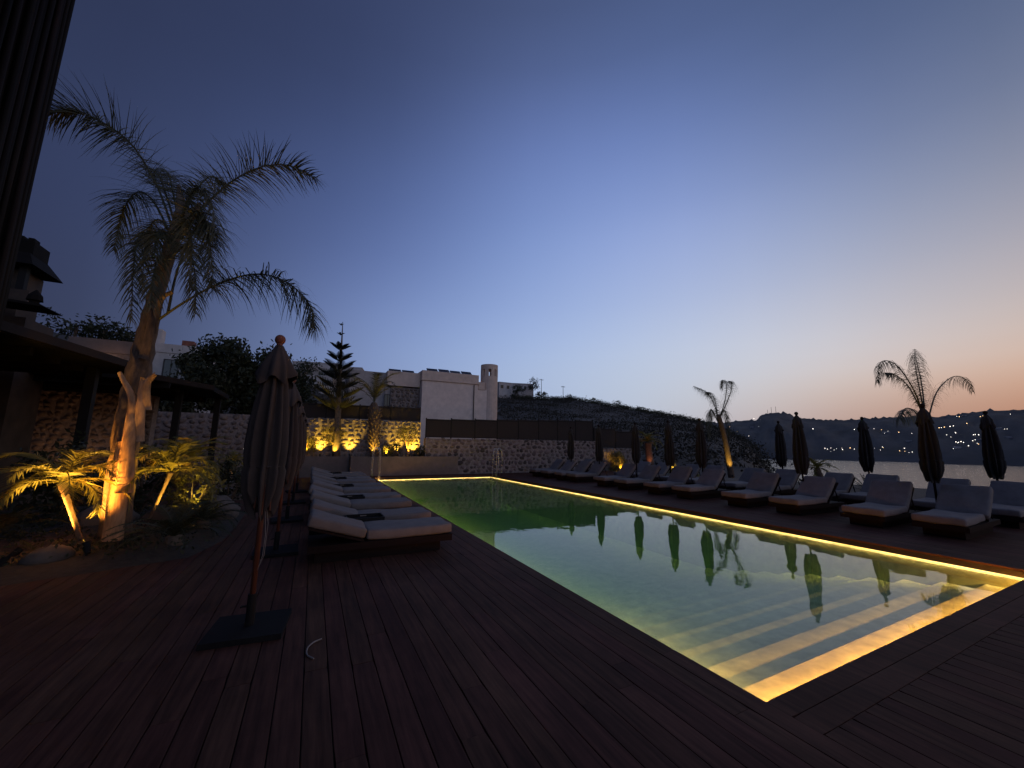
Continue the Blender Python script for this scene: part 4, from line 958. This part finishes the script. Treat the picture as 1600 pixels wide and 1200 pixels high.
def make_tray():
    t = thing('side_table', '', 'side table')
    MB().box(-.22,.22,-.17,.17,0,.36).build('base', M['black'], t)
    m_ = MB(); m_.box(-.29,.29,-.21,.21,.361,.39)
    for (a,b,c,d) in ((-.29,.29,-.21,-.19),(-.29,.29,.19,.21),(-.29,-.27,-.189,.189),(.27,.29,-.189,.189)): m_.box(a,b,c,d,.3905,.44)
    m_.build('tray', M['black'], t)
    o = MB().box(-.05,.05,.186,.1895,.405,.42).build('tray_grip', M['cord'], t); return t
tr0 = make_tray()
for k in range(5):
    o = tr0 if k == 0 else copy_tree(tr0); o.location = (.86, 7.08+2.75*k, 0)
    o['label'] = '%s dark tray table between a pair of low-backed loungers' % (ordn[k] if k < 4 else 'farthest'); o['group'] = 'tray tables between the low-backed loungers'

# ------------------------------------------------------------------ closed umbrellas
RS = .97
def pleated(prof, folds, amp, seed, n=64, lean=(0,0)):
    r = random.Random(seed); mb = MB(); ph = r.random()*6; k2 = [r.uniform(-1,1) for _ in range(folds*2+1)]
    for i, (z, rad, am) in enumerate(prof):
        for k in range(n):
            th = 2*math.pi*k/n; f = math.cos(folds*th+ph+.35*math.sin(z*2.1))
            q = abs(f)**.7*math.copysign(1, f)
            j = k2[int(k/n*folds*2)]
            rr = RS*rad*(1+am*amp*q+am*.22*j*math.sin(th*folds+z*1.7))
            zz = z+(.05*am*math.sin(th*folds*.5+ph)+.04*j if i in (0,1) else 0)
            mb.v.append((rr*math.cos(th)+lean[0]*(1-z/2.6), rr*math.sin(th)+lean[1]*(1-z/2.6), zz))
    m = len(prof); mb.f = [(i*n+k, i*n+(k+1)%n, (i+1)*n+(k+1)%n, (i+1)*n+k) for i in range(m-1) for k in range(n)]
    return mb
def make_umbrella(seed, matl, cord, wood='redwood', fin='terracotta', cap=1.):
    t = thing('closed_umbrella', '', 'umbrella')
    b = MB(); b.box(-.29,.29,-.27,.27,.0,.045); b.build('base_plate', M['cast'], t)
    m_ = MB(); m_.tube([(0,0,.0455),(0,0,.30)], .036, 12); m_.tube([(-.036,0,.2),(-.075,0,.2)], .009, 6); m_.tube([(-.075,-.02,.2),(-.075,.02,.2)], .008, 6); m_.build('sleeve', M['black'], t)
    MB().tube([(0,0,.29),(0,0,2.56)], .023, 12).build('pole', M[wood], t, True)
    prof = [(1.0,.10,1.3),(1.05,.125,1.3),(1.2,.165,1.2),(1.36,.180,1.1),(1.40,.170,.9),(1.44,.174,1),(1.6,.172,1.15),(1.8,.160,1.15),(2.0,.142,1.1),(2.2,.118,1.0),(2.38,.085,.6),(2.46,.06,.3)]
    prof = [(z_, r_*.72, a_) for z_, r_, a_ in prof]
    pleated(prof, 9, .32, seed, 90).build('canopy', matl, t, True)
    pleated([(2.22,.158*cap,.9),(2.24,.162*cap,.85),(2.34,.135*cap,.6),(2.43,.10,.35),(2.5,.062,.2),(2.555,.035,.1)], 8, .15, seed+1, 64).build('vent_cap', matl, t, True)
    for k in range(8):
        a = k*math.pi/4+.2; MB().tube([(.05*math.cos(a),.05*math.sin(a),1.95),(.085*math.cos(a),.085*math.sin(a),.98+.03*(k%3))], [.008,.007], 5).build('rib', M[wood], t)
    m_ = MB(); m_.tube([(0,0,2.55),(0,0,2.575)], [.022,.03], 12); m_.ell((0,0,2.615),(.048,.048,.05),12,8); m_.build('finial', M[fin], t, True)
    MB().tube([(.150*RS*math.cos(2*math.pi*k/32)*(.82+.03*math.cos(k*2.2)), .150*RS*math.sin(2*math.pi*k/32)*(.82+.03*math.cos(k*2.2)), 1.4) for k in range(33)], .007, 5).build('tie_strap', matl, t)
    if cord: MB().tube([(.03,-.03,1.05),(.06,-.06,.8),(.05,-.04,.62),(.02,-.03,.5),(.06,-.03,.62),(.07,-.05,.9),(.04,-.03,1.04)], .0025, 5).build('pull_cord', M['cord'], t)
    return t
u0 = make_umbrella(3, M['canopy'], True); ub = make_umbrella(5, M['canopy'], False)
for k in range(5):
    o = u0 if k == 0 else ub if k == 1 else copy_tree(ub); o.location = (-.37, 4.31+2.72*k, .002); o.rotation_euler = (0,0,.05*k if k else -.1)
    o['label'] = 'closed umbrella nearest the camera with red wooden pole on a square base' if k == 0 else '%s closed umbrella in the line behind the low-backed loungers' % (ordn[k] if k < 4 else 'farthest')
    o['group'] = 'closed umbrellas beside the low-backed loungers'
RS = 1.05; u1 = make_umbrella(9, M['canopy_backlit'], False, 'frame', 'frame', .76); first = True  # poles and finials darkened as well, to carry the backlit shade
for x, yy, nm in ((12.25, [3.6,6.2,9.35,10.75,12.5,14.9,17.2], 'poolside'), (15.7, [3.45,6.05,8.6], 'rear')):
    for i, y in enumerate(yy):
        o = u1 if first else copy_tree(u1); first = False; o.location = (x, y, .002); o.rotation_euler = (0,0,random.uniform(0,3))
        o['label'] = '%s dark closed umbrella of the %s line on the sea side, from the pool steps' % (ordn[i] if i < len(yy)-1 else 'farthest', nm)
        o['group'] = 'dark closed umbrellas among the sea-side loungers'

# ------------------------------------------------------------------ pool ladders, cord, small things
def ladder(label, loc, rz):
    t = thing('pool_ladder', label, 'pool ladder', loc, rz)
    for s in (-.22,.22):
        pts = [(s,.34,.0),(s,.34,.9),(s,.31,1.32),(s,.18,1.46),(s,.05,1.32),(s,.01,.8),(s,.0,-.2),(s,.0,-.9)]
        MB().tube(resample(pts, 24), .013, 8).build('rail', M['steel'], t, True)
    for k in range(3): MB().box(-.2,.2,-.04,.04,-.36-.25*k,-.335-.25*k).build('rung', M['steel'], t)
ladder('steel pool ladder at the far corner by the planter', (X0+.14, Y1-.75, .0), R_(90))
ladder('steel pool ladder at the far corner by the stone wall', (X1-.14, Y1-.85, .0), R_(-90))
tag(MB().tube(resample([(0,0,0),(-.045,.08,0),(-.045,.18,.004),(.0,.26,.006),(.06,.3,.004)], 16), .006, 5).build('cord_loop', M['cord']), 'thin pale curved scrap of cord lying on the deck boards', 'cord').location = (.135, 3.55, .008)

# ------------------------------------------------------------------ uplights
uplight((-3.42,7.8,.12), (-2.7,8.36,1.1), 950, 'uplight at the foot of the tall palm trunk', (1,.41,.055), 62, dark=True)
uplight((-3.3,7.35,.1), (-2.45,8.3,5.0), 520, 'uplight aimed high into the tall palm crown', (1,.55,.14), 44, dark=True)
uplight((-2.62,7.55,.17), (-3.0,8.0,1.0), 190, 'uplight in front of the leaning small palm', (1,.52,.07), 70, dark=True)
uplight((-1.98,8.2,.17), (-2.2,8.65,1.2), 190, 'uplight at the foot of the thin small palm', (1,.58,.07), 70, dark=True)
uplight((-1.85,9.25,.2), (-2.05,9.75,1.3), 170, 'uplight hidden under the lit shrub behind the small thin palm', (1,.70,.10), 70)
uplight((-2.8,19.75,.05), (-2.93,20,.8), 10, 'uplight under the far small palm by the dim wall', (1,.66,.25), 70)
uplight((-6.4,16.3,.1), (-7.0,17.4,2.4), 24, 'uplight washing the wall under the pavilion', (1,.50,.25), 90)
uplight((-7.2,27.6,7.3) if False else (-10.4,28.2,6.0), (-10.6,29.2,6.4), 9, 'lamp washing the terrace wall of the white house', (1,.55,.3), 120)
for x, y, ax, ay, p, l in ((-.35,21.95,-.35,22.4,170,'uplight in the set-back planter under the bushy olive'),(.95,22.02,1.05,22.4,80,'uplight in the set-back planter at the pine olive trunk'),
    (.35,22.42,.3,22.85,330,'uplight washing the wall left of the pine trunk'),(1.75,22.42,1.75,22.85,260,'uplight washing the wall right of the pine trunk'),(4.25,22.42,4.2,22.85,200,'uplight washing the wall left of the forked olive'),(5.15,22.42,5.2,22.85,330,'uplight washing the wall right of the forked olive'),
    (2.82,21.6,2.85,22.0,120,'uplight under the knobbly date palm'),(3.5,21.55,3.5,21.95,130,'uplight under the small bright shrub'),(4.72,21.72,4.72,22.1,170,'uplight at the forked olive trunk')):
    uplight((x,y,1.0), (ax, ay, 2.0), p, l, (1,.62,.06), 80)
uplight((19.0,20.75,0), (19.0,21.25,.8), 420, 'uplight in the shrub before the short end wall', (1,.55,.06), 80)
uplight((22.4,21.4,0), (22.8,22,1.5), 40, 'uplight at the red lit date palm', (1,.35,.12), 60)
uplight((21.2,14.3,.05), (21.6,14.7,1.6), 190, 'uplight at the slim palm with yellow trunk', (1,.66,.10), 50)
uplight((20.9,6.1,.0), (21.35,6.3,1.6), 190, 'uplight at the palm behind the closed umbrella', (1,.62,.06), 50)
uplight((20.2,16.3,0), (20.6,16.7,.5), 35, 'uplight in the low yellow shrub', (1,.7,.05), 90)
uplight((21.9,18.9,0), (22.2,19.2,.8), 60, 'uplight under the small far shrub', (1,.66,.15), 90)
uplight((25.2,11.3,-1.3), (25.5,11.8,.4), 40, 'uplight at the leaning reddish palm trunk', (1,.42,.16), 70)
def glow(label, loc, m='lens_w', r=.05, group='small white path lamps'):
    t = thing('path_lamp', label, 'path lamp', loc, 0, group)
    MB().tube([(0,0,-.5),(0,0,-r)], .012, 6).build('stake', M['black'], t); MB().ell((0,0,0),(r,r,r*.7),10,6).build('lamp_head', M[m], t, True)
glow('path lamp glowing beside the yellow lit palm behind the umbrella', at(1452,757,6.4), r=.035)
glow('path lamp at the foot of the last closed umbrella before the bay', at(1563,766,6.2), r=.04)
glow('path lamp among the rear loungers before the hillside', at(1203,743,12), r=.035)
glow('white lamp on the slope beside the slim palm', at(1158,726,24), r=.06)
glow('small lamp by the far small palm, higher one', at(382,701,21), r=.035); glow('small lamp by the far small palm, lower one', at(381,742,19.5), r=.04)
glow('dim lamp on the end wall near the glowing shrub', at(931,723,20.6), r=.025)
glow('warm lamp at the foot of the leaning reddish palm', at(1262,747,11.4), 'lens', .05); glow('warm lamp beside the yucca', at(1278,753,10.4), 'lens', .04)

# ------------------------------------------------------------------ lights across the bay
def far_lamp_pts():
    A = [(345,115),(707,113),(752,120),(790,128),(855,135),(932,142),(415,230),(430,235),(450,228),(450,250),(485,232),(515,230),(520,238),(565,228),(685,232),(712,230),(757,222),(762,226),(745,240),(860,245),(888,230),(890,248),(935,252),(915,255),(1095,108),(1125,104),(1160,100),(1180,97),(1190,135),(1194,139),(1200,40),(1215,42),(1260,82),(1140,150),(1165,163),(1195,192),(1210,195),(1225,190),(1240,195),(1205,198),(1300,150),(1310,148),(1330,150),(1310,180),(1330,205),(1270,215),(1180,232),(1485,115),(1500,115),(1520,27),(1370,245),(1340,42),(1355,37),(30,58),(20,100),(265,225),(285,228),(770,140),(1108,107),(1295,185),(1322,200),(470,240),(590,235),(640,228)]
    return [(1180+x/3.81, 640+y/3.81) for x, y in A]+[(1081,657.5),(1094,655),(1140,667),(1152,674),(1129,665),(1170,681),(1270,670),(1335,671),(1178,654),(1250,699),(1254,702)]
FR = np.random.default_rng(5)
far_me = {}
for m_ in ('far_w','far_o'):
    me = MB().ell((0,0,0),(1,1,.8),7,4).mesh('far_lamp', True); me.materials.append(M[m_]); far_me[m_] = me
for px, py in far_lamp_pts():
    d = ray(px, py); a = math.degrees(math.atan2(d[0], d[1])); el = d[2]/math.hypot(d[0], d[1])
    lo, hi = 0., 1.
    for _ in range(30):
        mid = (lo+hi)/2; D, z = far_pt(a, mid)
        if (z-CAM_H)/D < el: lo = mid
        else: hi = mid
    D, z = far_pt(a, lo); D -= 12; shore = lo < .12
    o = link('far_lamp', far_me['far_o' if FR.random() < .3 else 'far_w'], None)
    o.location = (D*math.sin(R_(a)), D*math.cos(R_(a)), CAM_H+el*D); s = FR.uniform(.35,.8)*D/1400; o.scale = (s,s,s)
    zone = 'behind the slim yellow palm' if px < 1180 else 'under the radio masts' if px < 1330 else 'between the two umbrellas against the bay' if px < 1425 else 'close to the palm against the sunset' if px < 1505 else 'in the cluster beside the last umbrella'
    tag(o, ('tiny lamp low on the far shore %s' if shore else 'tiny lamp high on the far hill %s' if py < 668 else 'tiny lamp partway up the far hill %s') % zone, 'lamp', 'lamps across the bay %s' % zone)
# a few pale houses over there
fh = MB().box(-1,1,-1,1,-1,1).mesh('far_house'); fh.materials.append(M['white'])
for px, py, w_ in ((1262,648,9),(1175,668,6),(1183,660,5),(1345,671,7),(1385,676,9),(1480,652,7),(1505,650,8),(1560,670,6),(1420,690,6),(1495,700,6),(1530,688,7),(1575,684,6),(1127,672,6),(1155,684,5)):
    d = ray(px, py); a = math.degrees(math.atan2(d[0], d[1])); el = d[2]/math.hypot(d[0], d[1]); lo, hi = 0., 1.
    for _ in range(30):
        mid = (lo+hi)/2; D, z = far_pt(a, mid)
        if (z-CAM_H)/D < el: lo = mid
        else: hi = mid
    D, z = far_pt(a, lo); o = link('far_house', fh); o.location = (D*math.sin(R_(a)), D*math.cos(R_(a)), z+1); o.scale = (w_, 5, 2.6); o.rotation_euler = (0,0,-R_(a)+FR.uniform(-.4,.4))
    zone = 'behind the slim yellow palm' if px < 1160 else 'under the radio masts' if px < 1300 else 'between the two umbrellas against the bay' if px < 1440 else 'close to the palm against the sunset' if px < 1515 else 'beside the last umbrella'
    tag(o, ('tiny pale house near the far ridge %s' if py < 665 else 'tiny pale house low on the far hill %s') % zone, 'house', 'pale houses across the bay %s' % zone)

# no two loungers lie quite alike: cushions shoved a little, back pads settled
for o in list(bpy.data.objects):
    if o.name.startswith(('seat_cushion', 'back_cushion')):
        o.location = (random.uniform(-.012,.012), random.uniform(-.014,.014), 0); o.rotation_euler = (random.uniform(-.008,.008), 0, random.uniform(-.016,.016))
        o.scale = (random.uniform(.985,1.0), random.uniform(.98,1.005), 1)
